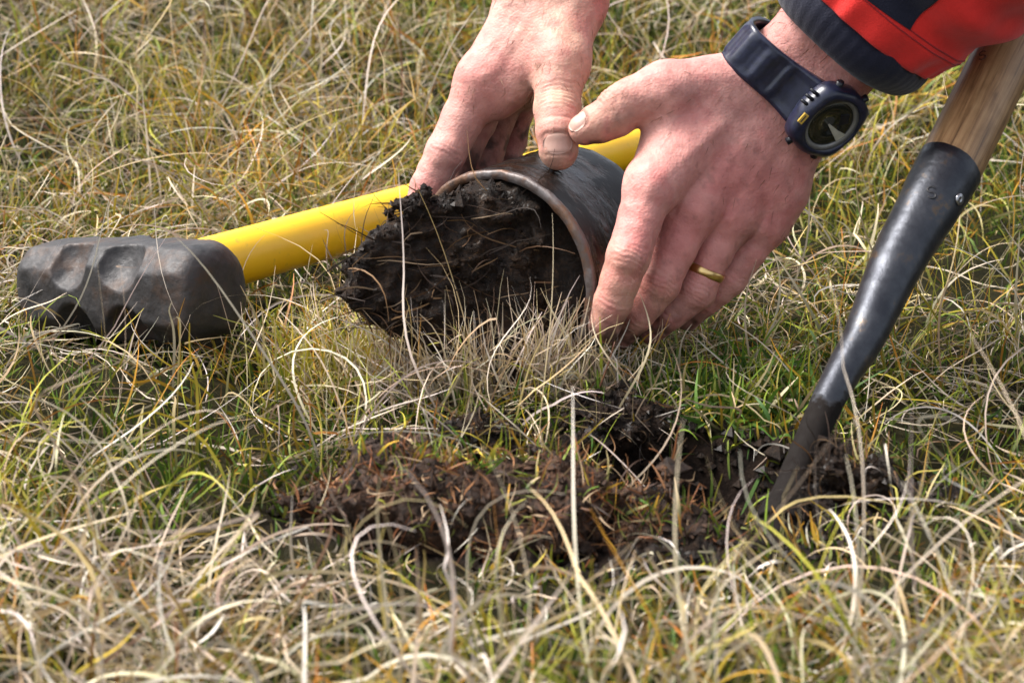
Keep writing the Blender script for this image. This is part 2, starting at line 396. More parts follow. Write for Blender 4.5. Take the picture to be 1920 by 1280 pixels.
def groove(P, c, along, dorsal, wd, ln):
    along = unit(along); dorsal = unit(dorsal - along * (dorsal @ along)); side = np.cross(along, dorsal); q = P - c
    a = np.abs(q @ side) - wd / 2 + .002; b = np.abs(q @ along) - ln / 2 + .002
    sd_ = np.sqrt(np.maximum(a, 0) ** 2 + np.maximum(b, 0) ** 2) + np.minimum(np.maximum(a, b), 0) - .002
    m = sstep(.002, .006, q @ dorsal) * (np.linalg.norm(q, axis=1) < .02)
    return m * (-.00035 * np.exp(-(sd_ / .0009) ** 2) + .0002 * np.exp(-((sd_ - .0022) / .0014) ** 2)), m * np.exp(-(sd_ / .0010) ** 2)
def finish_hand(sdf, lo, hi, voxel, detail, name, label):
    V, F = surface_nets(sdf, lo, hi, voxel)
    o = mesh_np(name, V, F, M['skin'], person)
    N = vnormals(o); V = vco(o)
    disp, tint = detail(V, N)
    set_vco(o, V + N * disp[:, None]); set_tint(o, tint); tag(o, label)
    return o

SK = A3(.49, .275, .23); SKT = A3(.44, .275, .19); SKR = A3(.47, .19, .165)
def skin_tint(P, reds, tans, dirt_shade):
    c = np.repeat(SK[None], len(P), 0)
    def mixin(c, col_, pts):
        for p, r, a in pts:
            f = (a * np.exp(-(np.linalg.norm(P - p, axis=1) / r) ** 2))[:, None]; c = c * (1 - f) + col_ * f
        return c
    c = mixin(c, SKT, tans); c = mixin(c, SKR, reds)
    c = c * (1 + .10 * fbm(P * 140, 3, 5))[:, None]
    red = sstep(.0, .7, fbm(P * 75, 4, 9))[:, None]; c = c * (1 - .45 * red) + (SKR * A3(1, .95, .97)) * .45 * red
    nz = sstep(-.3, .7, fbm(P * 130, 4, 21) + .1)
    gr = sstep(.55, .95, fbm(P * 210, 4, 27) + .35 * vnoise(P * 40, 28))[:, None] * .24; c = c * (1 - gr) + A3(.10, .06, .042) * gr
    for p, r, a in dirt_shade:  # dirt and painted shade share this dark brown
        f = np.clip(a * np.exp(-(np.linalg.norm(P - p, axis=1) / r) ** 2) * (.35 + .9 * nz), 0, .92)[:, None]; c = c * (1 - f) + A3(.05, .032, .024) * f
    return c

def detailL(P, N):
    d = .00025 * fbm(P * 160, 3, 2)
    dn = Ldor
    for k, (c0, c1) in {'i': (1, 3), 'm': (1, 3), 'r': (1, 3), 'p': (1, 3)}.items():
        chn = LH[k]; pip = chn[2][0]; t = unit(chn[3][0] - chn[1][0]); n = unit(view - t * (view @ t))
        for off, A in ((-.0052, .0005), (-.0028, .0006), (.0, .0004), (.0027, .00055), (.005, .0004)): d += crease(P, pip + t * off + n * .008, t, n, A, .0009, .0125)
        dip = chn[4][0]; t2 = unit(chn[5][0] - chn[3][0]); n2 = unit(view - t2 * (view @ t2))
        for off in (-.002, .001): d += crease(P, dip + t2 * off + n2 * .007, t2, n2, .00045, .0008, .011)
    th = LH['t']; ip = th[2][0]; t = unit(th[3][0] - th[1][0]); n = unit(UP * .8 + view * .6); n = unit(n - t * (n @ t))
    for off in (-.004, -.0015, .001, .0035): d += crease(P, ip + t * off + n * .008, t, n, .0005, .0009, .013)
    # tendons running to the knuckles, veins
    for k, yw in (('i', -.012), ('m', -.003), ('r', .006), ('p', .013)):
        a = LW + Lwid * yw + Ldor * .018; b = LH[k][0][0] + Ldor * .0135
        d += ridge(P, [a * .6 + b * .4, b], .0009, .0035)
    kn = [LH[k][0][0] + Ldor * .013 for k in 'imrp']
    for q in kn: d += .0012 * np.exp(-(np.linalg.norm(P - q, axis=1) / .0075) ** 2)
    d += ridge(P, [jp(1275, 300, -.004), jp(1330, 268, .004), jp(1395, 245, .010), jp(1440, 232, .014)], .0011, .0024)
    d += ridge(P, [jp(1310, 345, -.005), jp(1360, 310, .004), jp(1420, 320, .012)], .0009, .0022)
    # skin folds running into the web between index and middle finger
    for q in ([jp(1250, 405, -.012), jp(1262, 360, -.010), jp(1256, 325, -.012)], [jp(1225, 352, -.022), jp(1244, 372, -.018), jp(1250, 402, -.014)], [jp(1320, 455, .0), jp(1330, 432, .0), jp(1352, 410, .003)], [jp(1262, 400, -.010), jp(1280, 372, -.008), jp(1290, 350, -.008)]):
        d -= ridge(P, q, .0011, .0018)
    reds = [(LH[k][2][0] + A3(.004, .0, .016), .016, .55) for k in 'imr'] + [(jp(1420, 350, .01), .022, .75), (jp(1340, 390, .0), .022, .55), (jp(1275, 430, -.012), .016, .6), (jp(1300, 300, .0), .016, .25)]
    tans = [(LH['t'][3][0], .026, .9), (LH['i'][3][0], .026, .7), (LH['i'][4][0], .02, .7), (LH['m'][4][0], .016, .5), (LH['i'][2][0], .012, .5), (LH['m'][2][0] + A3(0, -.008, 0), .008, .7)]
    dirt_shade = [(LH['i'][5][0] + A3(0, 0, -.004), .0135, 1.3), (LH['m'][5][0], .019, 1.0), (LH['r'][5][0], .021, 1.0), (LH['p'][5][0], .02, 1.0), (LH['t'][4][0] + A3(.004, .0, -.011), .010, .8), (jp(1170, 226, -.004), .005, .7), (jp(1118, 268, .004), .006, .6), (jp(1395, 450, .008), .008, .3)]  # dirt, with the curled fingertips darkened further as painted shade
    tl = unit(th[4][0] - th[3][0]); gv, gm = groove(P, th[4][0] + tl * .002, tl, UP * .70 + view * .62 - RT * .2, .0118, .0112); d += gv
    c_ = skin_tint(P, reds, tans, dirt_shade) * A3(1.06, .92, .96); return d, c_ * (1 - .4 * gm[:, None])
def detailR(P, N):
    d = .00025 * fbm(P * 160, 3, 12)
    th = RH['t']; ip = th[2][0]; t = unit(th[3][0] - th[1][0]); n = unit(view - t * (view @ t))
    for off, A in ((-.009, .0003), (-.0065, .0004), (-.004, .0006), (-.0015, .0004), (.001, .0006), (.0038, .0004), (.0065, .0003)):
        d += crease(P, ip + t * off + n * .009, t, n, A, .0009, .0145)
    d += crease(P, tT + unit(tT - ip) * -.0115 + n * .009, t, n, .0006, .001, .011)
    pip = RH['i'][2][0]; t2 = unit(RH['i'][3][0] - RH['i'][1][0]); n2 = unit(view - t2 * (view @ t2))
    for off in (-.004, -.001, .002): d += crease(P, pip + t2 * off + n2 * .008, t2, n2, .0004, .0009, .013)
    d += ridge(P, [jp(1006, 112, .050), jp(985, 130, .052), jp(967, 156, .053), jp(957, 185, .052)], .0022, .0028)
    d -= ridge(P, [jp(1000, 135, .046), jp(986, 150, .050)], .0009, .002)
    d += ridge(P, [jp(1010, 20, .062), jp(960, 80, .058), jp(915, 140, .050)], .0009, .004)
    d += ridge(P, [jp(1075, 10, .062), jp(1060, 70, .05), jp(1052, 120, .036)], .0010, .004)
    for x0 in range(6): d -= ridge(P, [jp(960 + 14 * x0, 30 + 8 * x0, .06), jp(935 + 14 * x0, 90 + 8 * x0, .055)], .00025, .0011)
    reds = [(jp(905, 180, .048), .022, .55), (RH['i'][2][0], .018, .55), (RH['i'][5][0], .016, .75), (jp(925, 110, .05), .02, .35), (tT, .008, .3)]
    tans = [(RH['t'][2][0], .024, .9), (RH['t'][4][0], .02, .8), (jp(1070, 60, .05), .03, .6)]
    dirt_shade = [(RH['i'][5][0] + A3(0, 0, -.004), .009, .6), (tT + A3(-.004, .004, -.010), .008, .7), (RH['m'][4][0], .026, .75), (RH['m'][2][0], .016, .5), (RH['r'][3][0], .028, .8), (RH['r'][1][0], .022, .65), (RH['p'][3][0], .03, .8), (RH['p'][1][0], .026, .65)]  # dirt on tip and thumb; tint on the three rear fingers paints shade
    gv, gm = groove(P, jp(1045, 274, tT[1]), unit(tT - RH['t'][3][0]), view + UP * .25, .0162, .0115); d += gv
    return d, skin_tint(P, reds, tans, dirt_shade) * (1 - .28 * gm[:, None])
def bounds(*ps):
    P = np.array(ps); return P.min(0), P.max(0)
def hand_bounds(chs, meta, fore, webs):
    ps = [p for c in chs.values() for p, r in c] + [q for m in meta + fore for q in m[:2]]
    lo, hi = bounds(*ps); return lo - .034, hi + .034
loL, hiL = hand_bounds(LH, Lmeta, Lfore, Lwebs); loR, hiR = hand_bounds(RH, Rmeta, Rfore, Rwebs)
handL = finish_hand(sdfL, loL, hiL, .00085, detailL, 'hand', 'left hand with a gold ring and a watch, fingers curled under the steel corer')
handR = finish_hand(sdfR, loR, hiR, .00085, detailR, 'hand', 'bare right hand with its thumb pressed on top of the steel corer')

def nail(sdf, c, along, dorsal, wd, ln, parent):
    along = unit(along); dorsal = unit(dorsal - along * (dorsal @ along)); side = np.cross(along, dorsal)
    n = 15; u = np.linspace(-1, 1, n); U, W = np.meshgrid(u, u, indexing='ij')
    ux = U * np.sqrt(1 - .62 * np.abs(W) ** 2.6); wy = W * np.sqrt(1 - .40 * np.abs(U) ** 2.6)
    o = (c + dorsal * .03 + side * (ux[..., None] * wd / 2) + along * (wy[..., None] * ln / 2)).reshape(-1, 3)
    P = trace(sdf, o, np.repeat(-dorsal[None], len(o), 0))
    dep = (P - c) @ dorsal; P = P + dorsal * (np.maximum(dep, np.percentile(dep, 92) - .0045) - dep)[:, None]
    r = np.maximum(np.abs(U), np.abs(W)).reshape(-1)
    # even out the plate, keep it proud of the skin
    ctr = P + dorsal * (.0004 - .0005 * r ** 6)[:, None] + along * 0
    low = P - dorsal * .0012
    V = np.concatenate([ctr, low]); i = np.arange(n - 1)[:, None] * n; j = np.arange(n - 1)[None]
    F = np.stack([i + j, i + n + j, i + n + j + 1, i + j + 1], -1).reshape(-1, 4)
    b = np.concatenate([np.arange(n) * n, (n - 1) * n + np.arange(1, n), (np.arange(n - 1)[::-1]) * n + n - 1, np.arange(1, n - 1)[::-1]])
    b2 = np.roll(b, -1); S = np.stack([b, b2, b2 + n * n, b + n * n], 1)
    return mesh_np('fingernail', V, [F, S], M['nail'], parent)
tdir = unit(tT - RH['t'][3][0]); nail(sdfR, jp(1045, 274, tT[1]), tdir, view + UP * .25, .0162, .0115, handR)
tl = unit(LH['t'][4][0] - LH['t'][3][0]); nail(sdfL, LH['t'][4][0] + tl * .002, tl, UP * .70 + view * .62 - RT * .2, .0118, .0112, handL)

# ------------------------------------------------------------------ jacket sleeve
def mat_cloth(name, c, wr=.8):
    m, n, l, b = new_mat(name); v = coord(n)
    t = tex_noise(n, l, 40, 5, .6, v); r = ramp(n, l, t.outputs[0], [(.3, tuple(x * .82 for x in c)), (.7, tuple(min(1, x * 1.1) for x in c))]); l.new(r.outputs[0], b.inputs['Base Color'])
    b.inputs['Roughness'].default_value = wr; b.inputs['Specular IOR Level'].default_value = .25; b.inputs['Sheen Weight'].default_value = .15
    wv = tex_noise(n, l, 900, 3, .6, v); bump(n, l, b, wv.outputs[0], .6, .0006); return m
M['red'] = mat_cloth('red_cloth', (.74, .028, .022)); M['navy'] = mat_cloth('navy_cloth', (.006, .007, .019))
SD = [(.045, .0440), (.050, .0490), (.057, .0520), (.072, .0575), (.10, .0635), (.13, .070), (.17, .077), (.24, .083), (.34, .088)]
def sl_r(t): return np.interp(t, [a for a, _ in SD], [b for _, b in SD])
def sleeve_pt(t, th, off=0):
    t = np.asarray(t, float); th = np.asarray(th, float)
    q = np.stack([np.cos(th) * 1.3 + 5, np.sin(th) * 1.3, t * 16], -1).reshape(-1, 3)
    q2 = np.stack([np.cos(th) * 2.6 + 9, np.sin(th) * 2.6, t * 48], -1).reshape(-1, 3)
    fold = (.0042 * fbm(q, 2, 31) + .0022 * vnoise(q2, 33)).reshape(t.shape) * sstep(.056, .09, t)
    # gathers where the elastic cuff pulls the cloth in
    fold = fold + .0011 * np.sin(th * 17 + 2 * np.sin(th * 3)) * sstep(.052, .058, t) * sstep(.085, .060, t)
    fold = fold + .0022 * np.sin(t * 190 + 1.6 * np.sin(th * 2)) * sstep(.062, .08, t) * sstep(.16, .10, t)
    r = sl_r(t) + fold + off
    ctr = LW + LA * t[..., None] + A3(0, 0, -.004) * sstep(.06, .14, t)[..., None]
    return ctr + r[..., None] * (np.cos(th)[..., None] * Lwid + np.sin(th)[..., None] * Ldor)
def grid_faces(a, b, wrap=False):
    i = np.arange(a - 1)[:, None]; j = np.arange(b if wrap else b - 1)[None]; j2 = (j + 1) % b
    return np.stack([i * b + j, i * b + j2, (i + 1) * b + j2, (i + 1) * b + j], -1).reshape(-1, 4)
tt = np.concatenate([np.linspace(.057, .16, 70), np.linspace(.163, .34, 40)]); th = np.linspace(0, 2 * np.pi, 180, endpoint=False)
T2, TH2 = np.meshgrid(tt, th, indexing='ij')
def shell(f, T2, TH2, name, mat, parent, thick):
    a, b = T2.shape; o = f(T2, TH2, 0).reshape(-1, 3); i = f(T2, TH2, -thick).reshape(-1, 3); F = grid_faces(a, b, True)
    n = a * b; j = np.arange(b); j2 = (j + 1) % b; e = (a - 1) * b
    r0 = np.stack([j, j + n, j2 + n, j2], 1); r1 = np.stack([e + j, e + j2, e + j2 + n, e + j + n], 1)
    return mesh_np(name, np.concatenate([o, i]), [F[:, ::-1], F + n, r0[:, ::-1], r1[:, ::-1]], mat, parent)
sleeve = shell(sleeve_pt, T2, TH2, 'jacket_sleeve', M['red'], person, .002)
tag(sleeve, 'red cloth sleeve of the jacket')
def cuff_pt(t, th, off=0):
    s = (t - .036) / .024
    r = .0415 + .0065 * np.sin(np.clip(s, 0, 1) * np.pi) ** .6 + .0065 * s + .00015 * np.sin(th * 46) + off + .0012 * np.sin(th * 5 + t * 60)
    ctr = LW + LA * t[..., None]
    return ctr + r[..., None] * (np.cos(th)[..., None] * Lwid + np.sin(th)[..., None] * Ldor)
T3, TH3 = np.meshgrid(np.linspace(.036, .0605, 16), np.linspace(0, 2 * np.pi, 240, endpoint=False), indexing='ij')
shell(cuff_pt, T3, TH3, 'cuff', M['navy'], sleeve, .003)
ths = np.linspace(0, 2 * np.pi, 161)
M['thread'] = mat_cloth('red_thread', (.33, .012, .016))
for tq in (.0735, .0765):
    V, F = tube(sleeve_pt(np.full(161, tq), ths, .0001), [.00045] * 161, 6, capped=False, ref=LA); mesh_np('seam', V, F, M['thread'], sleeve)
# navy pointed panel sewn on the sleeve
bv = BVHTree.FromPolygons([tuple(v.co) for v in sleeve.data.vertices], [tuple(p.vertices) for p in sleeve.data.polygons])
def sl_uv(u, v):
    h = bv.ray_cast(Vector(CAM), Vector(unit(ray(u, v))))[0]; q = np.array(h) - LW; t = q @ LA; return np.array([t, math.atan2(q @ Ldor, q @ Lwid)])
ap, pl_, pr_ = sl_uv(1706, 55), sl_uv(1632, 4), sl_uv(1752, 2)
kv = np.linspace(0.02, 3.0, 40); ku = np.linspace(0, 1, 24); KU, KV = np.meshgrid(ku, kv, indexing='ij')
UVp = ap + KV[..., None] * ((1 - KU)[..., None] * (pl_ - ap) + KU[..., None] * (pr_ - ap))
P1 = sleeve_pt(UVp[..., 0], UVp[..., 1], .0007).reshape(-1, 3); P0 = sleeve_pt(UVp[..., 0], UVp[..., 1], -.0005).reshape(-1, 3)
F = grid_faces(24, 40); n = 24 * 40
b = np.concatenate([np.arange(24) * 40, 23 * 40 + np.arange(1, 40), np.arange(23)[::-1] * 40 + 39, np.arange(1, 39)[::-1]]); b2 = np.roll(b, -1)
mesh_np('sleeve_panel', np.concatenate([P1, P0]), [F, np.stack([b, b2, b2 + n, b + n], 1)], M['navy'], sleeve)

# ------------------------------------------------------------------ wrist watch
M['wnavy'] = simple('watch_resin', (.008, .010, .022), .32, 0, .5, 300, (900, .15, .0003), (.016, .019, .045))
M['wdark'] = simple('watch_dark_resin', (.006, .007, .012), .35, 0, .5, 300)
M['wglass'] = simple('watch_crystal', (.010, .011, .008), .05, 0, .7, 90, None, (.016, .016, .010))
M['wsilver'] = simple('watch_silver_ring', (.22, .215, .20), .4, .3, .5, 200)
M['wgold'] = simple('watch_gold_print', (.55, .36, .06), .4, .2, .5, 300)
M['wpale'] = simple('watch_pale_mark', (.42, .40, .32), .5, 0, .4, 300)
watch = empty('wrist_watch', tuple(LW)); tag(watch, 'navy digital watch with round case strapped around the left wrist', 'watch')
NW = .38 * RT - .64 * UP - .67 * FW; NW = unit(NW - LA * (NW @ LA)); BW = np.cross(LA, NW)
WC = LW + LA * .0065
def wrist_r(th, da=0.0):
    d = np.cos(th)[:, None] * NW + np.sin(th)[:, None] * BW
    P = trace(sdfL, WC + LA * da + d * .06, -d); return np.linalg.norm(P - WC - LA * da, axis=1)
th = np.linspace(0, 2 * np.pi, 160, endpoint=False)
rr = np.maximum(wrist_r(th), wrist_r(th, .008)); rr = np.maximum(rr, wrist_r(th, -.009) - .0012)
for _ in range(25): rr = np.maximum(rr, .25 * np.roll(rr, 1) + .5 * rr + .25 * np.roll(rr, -1) + 0)
ws = np.linspace(-1, 1, 13)
def strap_surf(base, off):
    THs, WS = np.meshgrid(th, ws, indexing='ij')
    near = np.abs(np.arctan2(np.sin(THs), np.cos(THs)))
    half = .0124 + .0034 * np.exp(-(near / .75) ** 2)
    seg = .0014 * (np.sin(THs * 22) > .2) * (np.abs(WS) < .72) * (near > .9)
    lip = .0006 * (np.abs(WS) > .80) * (near > .5)
    r = rr[:, None] + off + (seg + lip + .0050 * np.exp(-(near / .72) ** 2) if off > .001 else 0)
    d = np.cos(THs)[..., None] * NW + np.sin(THs)[..., None] * BW
    return WC + LA * (WS * half)[..., None] + d * r[..., None]
o_ = strap_surf(None, .0036).reshape(-1, 3); i_ = strap_surf(None, .0003).reshape(-1, 3); n = len(o_); b = len(ws); a = len(th)
Fo = np.stack([(np.arange(a)[:, None] * b + np.arange(b - 1)), ((np.arange(a)[:, None] + 1) % a * b + np.arange(b - 1)), ((np.arange(a)[:, None] + 1) % a * b + np.arange(1, b)), (np.arange(a)[:, None] * b + np.arange(1, b))], -1).reshape(-1, 4)
s0 = np.stack([np.arange(a) * b, np.arange(a) * b + n, (np.arange(a) + 1) % a * b + n, (np.arange(a) + 1) % a * b], 1)
mesh_np('strap', np.concatenate([o_, i_]), [Fo, Fo[:, ::-1] + n, s0, (s0 + b - 1)[:, ::-1]], M['wnavy'], watch)
r0 = rr[0]
K0 = WC + NW * (r0 - .0005)
def disc_prof(pts): return pts
V, F = lathe([(.0005, 0), (.0208, 0), (.0224, .002), (.0226, .0070), (.0214, .0105), (.0190, .0122), (.0166, .0125), (.0164, .0098), (.0005, .0098)], K0, NW, 8 * 8, BW)
# slightly octagonal case
q = V - K0; ang = np.arctan2(q @ np.cross(NW, BW), q @ BW); k = 1 - .045 * np.cos(4 * ang) + .02 * np.cos(8 * ang); h = (q @ NW)[:, None] * NW; V = K0 + h + (q - h) * np.where(np.linalg.norm(q - h, axis=1) > .0175, k, 1)[:, None]
mesh_np('case', V, F, M['wnavy'], watch)
case = watch.children[-1]
V, F = lathe([(.0166, .0098), (.0166, .0116), (.0138, .0104), (.0138, .0098)], K0, NW, 64); mesh_np('bezel_ring', V, F, M['wsilver'], watch)
V, F = lathe([(.0002, .0090), (.0141, .0090), (.0141, .0101), (.0125, .01045), (.0002, .0106)], K0, NW, 64); dial = mesh_np('dial', V, F, M['wglass'], watch)
def plate(name, c, ex, ey, nz, poly, hgt, mat, parent):
    poly = np.array(poly, float); n = len(poly)
    top = c + poly[:, :1] * ex + poly[:, 1:] * ey + nz * hgt; bot = c + poly[:, :1] * ex + poly[:, 1:] * ey - nz * .0006
    V = np.concatenate([top, bot, top.mean(0)[None]]); j = np.arange(n); j2 = (j + 1) % n
    S = np.stack([j, j + n, j2 + n, j2], 1); T = np.stack([np.full(n, 2 * n), j, j2], 1)
    return mesh_np(name, V, [S, T], mat, parent, smooth=False)
# image-aligned directions in the dial plane
DX = unit(RT - NW * (RT @ NW)); DY = np.cross(NW, DX)
plate('dial_pale_mark', K0 + NW * .0108, DX, DY, NW, [(.0042, -.0125), (.0098, -.0098), (.0045, -.0052), (-.0012, .0012), (-.0020, .0006)], .0004, M['wpale'], dial)  # plain pale mark laid over the dial
plate('display_window', K0 + NW * .0107, DX, DY, NW, [(.0050, -.0020), (.0105, -.0020), (.0108, .0040), (.0055, .0050)], .0003, M['wdark'], dial)
# printed gold mark and ribs on the case shoulder towards the strap
for dth, nm in ((1.0, 'logo'),):
    pass
BWs = BW if (BW @ (-RT + UP)) > 0 else -BW
sh = K0 + BWs * .0195
nn = unit(NW + BWs * .55); ey = unit(BWs - nn * (BWs @ nn)); ex = np.cross(ey, nn)
g0 = trace(lambda p: ball(p, sh, 0.0) - .0005, (sh + nn * .02)[None], -nn[None])[0]
gp = K0 + BWs * .0202 + NW * .0108 - LA * .0045
plate('logo', gp, ex, ey, nn, [(-.0030, -.0014), (.0030, -.0014), (.0030, .0014), (-.0030, .0014)], .0012, M['wgold'], case)
plate('logo', gp, ex, ey, nn, [(-.0022, -.0003), (.0022, -.0003), (.0022, .0003), (-.0022, .0003)], .0014, M['wnavy'], case)
for sgn in (-1, 1):
    for s2 in (-.55, .55):
        d = unit(LA * sgn + BW * s2); V, F = tube([K0 + NW * .0058 + d * .019, K0 + NW * .0058 + d * .0252], [.0021, .0021], 14); mesh_np('button', V, F, M['wdark'], watch)
for s2 in (-.0038, 0.0, .0038):
    c = K0 + BWs * .0195 + NW * .0075 + LA * (s2 + .006)
    V, F = tube([c + BWs * .001, c + BWs * .0052 - NW * .0026], [.0012, .0009], 10); mesh_np('case_rib', V, F, M['wdark'], watch)

# ------------------------------------------------------------------ wedding ring
M['gold'] = simple('gold', (.72, .50, .20), .28, 1.0, .5, 400, None, (.66, .46, .2))
ra, rb = LH['r'][1][0], LH['r'][2][0]
gc = ra + (rb - ra) * .50; gt = unit(rb - ra); _, g1, g2 = frame(gt, view)
th = np.linspace(0, 2 * np.pi, 72, endpoint=False); dd = np.cos(th)[:, None] * g1 + np.sin(th)[:, None] * g2
def finger_only(p):
    c_ = LH['r']; g = np.full(len(p), 1.0)
    for (a, r_), (b, r2_) in zip(c_[:-1], c_[1:]): g = smin(g, cap(p, a, b, r_, r2_), .0022)
    return g
radv = np.linalg.norm(trace(finger_only, gc + dd * .03, -dd) - gc, axis=1)
prof = [(-.0010, -.0022), (.0000, -.0024), (.0005, -.0015), (.0007, 0), (.0005, .0015), (.0000, .0024), (-.0010, .0022)]
V = np.concatenate([gc + gt * b_ + dd * (radv + a_)[:, None] for a_, b_ in prof]); ii = np.arange(7)[:, None]; jj = np.arange(72)[None]; j2 = (jj + 1) % 72; i2 = (ii + 1) % 7
F = np.stack([ii * 72 + jj, i2 * 72 + jj, i2 * 72 + j2, ii * 72 + j2], -1).reshape(-1, 4)
tag(mesh_np('finger_ring', V, F, M['gold']), 'plain gold wedding band on the ring finger of the left hand', 'ring')

#@@CORER
# ------------------------------------------------------------------ steel corer
def mat_corer():
    m, n, l, b = new_mat('muddy_steel'); ca = n.new('ShaderNodeAttribute'); ca.attribute_name = 'grain'; v = ca.outputs['Vector']
    t = tex_noise(n, l, 34, 6, .6, v); r = ramp(n, l, t.outputs[0], [(.36, (.085, .085, .095)), (.48, (.040, .026, .021)), (.62, (.065, .032, .019))]); 
    f = tex_noise(n, l, 210, 6, .65, v); k = ramp(n, l, f.outputs[0], [(.54, 0.0), (.66, 1.0)])
    big = tex_noise(n, l, 55, 7, .65, v); kb = ramp(n, l, big.outputs[0], [(.44, 0.0), (.58, 1.0)])
    mud = n.new('ShaderNodeMath'); mud.operation = 'MAXIMUM'; l.new(kb.outputs[0], mud.inputs[0]); l.new(k.outputs[0], mud.inputs[1])
    c = mixc(n, l, mud.outputs[0], r.outputs[0], (.006, .0045, .004)); l.new(c, b.inputs['Base Color'])
    rr_ = ramp(n, l, mud.outputs[0], [(.0, .16), (1.0, .45)]); l.new(rr_.outputs[0], b.inputs['Roughness']); b.inputs['Metallic'].default_value = .6
    b.inputs['Specular IOR Level'].default_value = .8
    ad = n.new('ShaderNodeMath'); ad.operation = 'MULTIPLY_ADD'; ad.inputs[1].default_value = 1.2; l.new(mud.outputs[0], ad.inputs[0])
    sf = n.new('ShaderNodeMath'); sf.operation = 'MULTIPLY'; sf.inputs[1].default_value = .35; l.new(f.outputs[0], sf.inputs[0]); l.new(sf.outputs[0], ad.inputs[2])
    bump(n, l, b, ad.outputs[0], .5, .0009); return m
M['corer'] = mat_corer()
M['rim'] = None
def mat_rim():
    m, n, l, b = new_mat('rusty_rim'); v = coord(n)
    t = tex_noise(n, l, 55, 7, .65, v); r = ramp(n, l, t.outputs[0], [(.36, (.16, .145, .145)), (.48, (.095, .075, .068)), (.58, (.12, .058, .030)), (.68, (.035, .020, .015))]); l.new(r.outputs[0], b.inputs['Base Color'])
    b.inputs['Metallic'].default_value = .35; b.inputs['Roughness'].default_value = .42
    f = tex_noise(n, l, 260, 6, .7, v); bump(n, l, b, f.outputs[0], .6, .001); return m
M['rim'] = mat_rim()
corer = empty('soil_corer', tuple(CC + CA * .03 - A3(0, 0, CR))); tag(corer, 'short open steel coring ring lying on its side, smeared with wet peat', 'corer')
RI = CR - .0042
V, F = lathe([(RI + .002, .0018), (CR - .0002, .0018)] + [(CR, .0035)] + [(CR, CL * k / 12) for k in range(1, 12)] + [(CR, CL - .001), (CR - .001, CL), (RI + .001, CL), (RI, CL - .001)] + [(RI, CL * (1 - k / 6)) for k in range(1, 6)], CC, CA, 128)
N_ = V - CC; s_ = N_ @ CA; ra_ = N_ - s_[:, None] * CA; V = V + unit(A3(1, 1, 1)) * 0 + ra_ / np.linalg.norm(ra_, axis=1)[:, None] * (.0006 * fbm(V * 90, 3, 41))[:, None]
tw = mesh_np('tube_wall', V, F, M['corer'], corer); q_ = V - CC; s_ = q_ @ CA; an = np.arctan2(-(q_ @ CQ), q_[:, 2])
g_ = tw.data.attributes.new('grain', 'FLOAT_VECTOR', 'POINT'); g_.data.foreach_set('vector', np.stack([s_, an * CR * .42, np.linalg.norm(q_ - s_[:, None] * CA, axis=1)], -1).astype(np.float32).ravel())
V, F = lathe([(RI - .0004, .004), (RI - .0004, .0006), (RI, .0), (CR - .0006, -.0002), (CR + .0007, .0008), (CR + .0009, .0030), (CR + .0003, .0046)], CC, CA, 160)
V = V + .0006 * np.stack([fbm(V * 120, 3, 43), fbm(V * 120, 3, 44), fbm(V * 120, 3, 45)], -1)
mesh_np('rim', V, F, M['rim'], corer)

# peat plug held in the corer and breaking out of its mouth
def peat_sdf0(p):
    q = p - CC; s = q @ CA; lat = q @ CQ; z = q[:, 2]; rad = np.sqrt(lat ** 2 + z ** 2)
    R = RI - .0012 + .0015 * vnoise(p * 60, 51)
    send = -.036 + .056 * lat / RI + .024 * z / RI
    d = smax(rad - R, (send - s) * .80, .012)
    d = smax(d, (-.050 + np.clip(-s, 0, .09) / .08 * .046 - .25 * lat - .012 - z) * .8, .010)
    return np.maximum(smax(d, -.084 - s, .01), s - CL + .006)
def peat_sdf(p):
    d = peat_sdf0(p)
    m = np.abs(d) < .03
    if m.any():
        a = p[m]; nz = .0046 * fbm(a * 55, 5, 52, .58) + .0016 * np.abs(vnoise(a * 230, 57)) - .0006
        ax = np.stack([a @ CA * 40, a @ CQ * 210, a[:, 2] * 210], -1); nz = nz + .0030 * vnoise(ax, 58)
        s = (a - CC) @ CA
        d[m] = d[m] + nz * sstep(.012, -.004, s) + .0005
    return d
lo, hi = bounds(CC - CA * .12 - CQ * .055, CC - CA * .12 + CQ * .055, CC + CA * CL - CQ * .055, CC + CA * CL + CQ * .055)
lo[2] = .0; hi[2] = CC[2] + .062
Vp, Fp = surface_nets(peat_sdf, lo - .004, hi + .004, .0012)
peat = mesh_np('peat_core', Vp, Fp, M['peat']); tag(peat, 'crumbling black peat plug pushing out of the mouth of the steel corer', 'soil core')

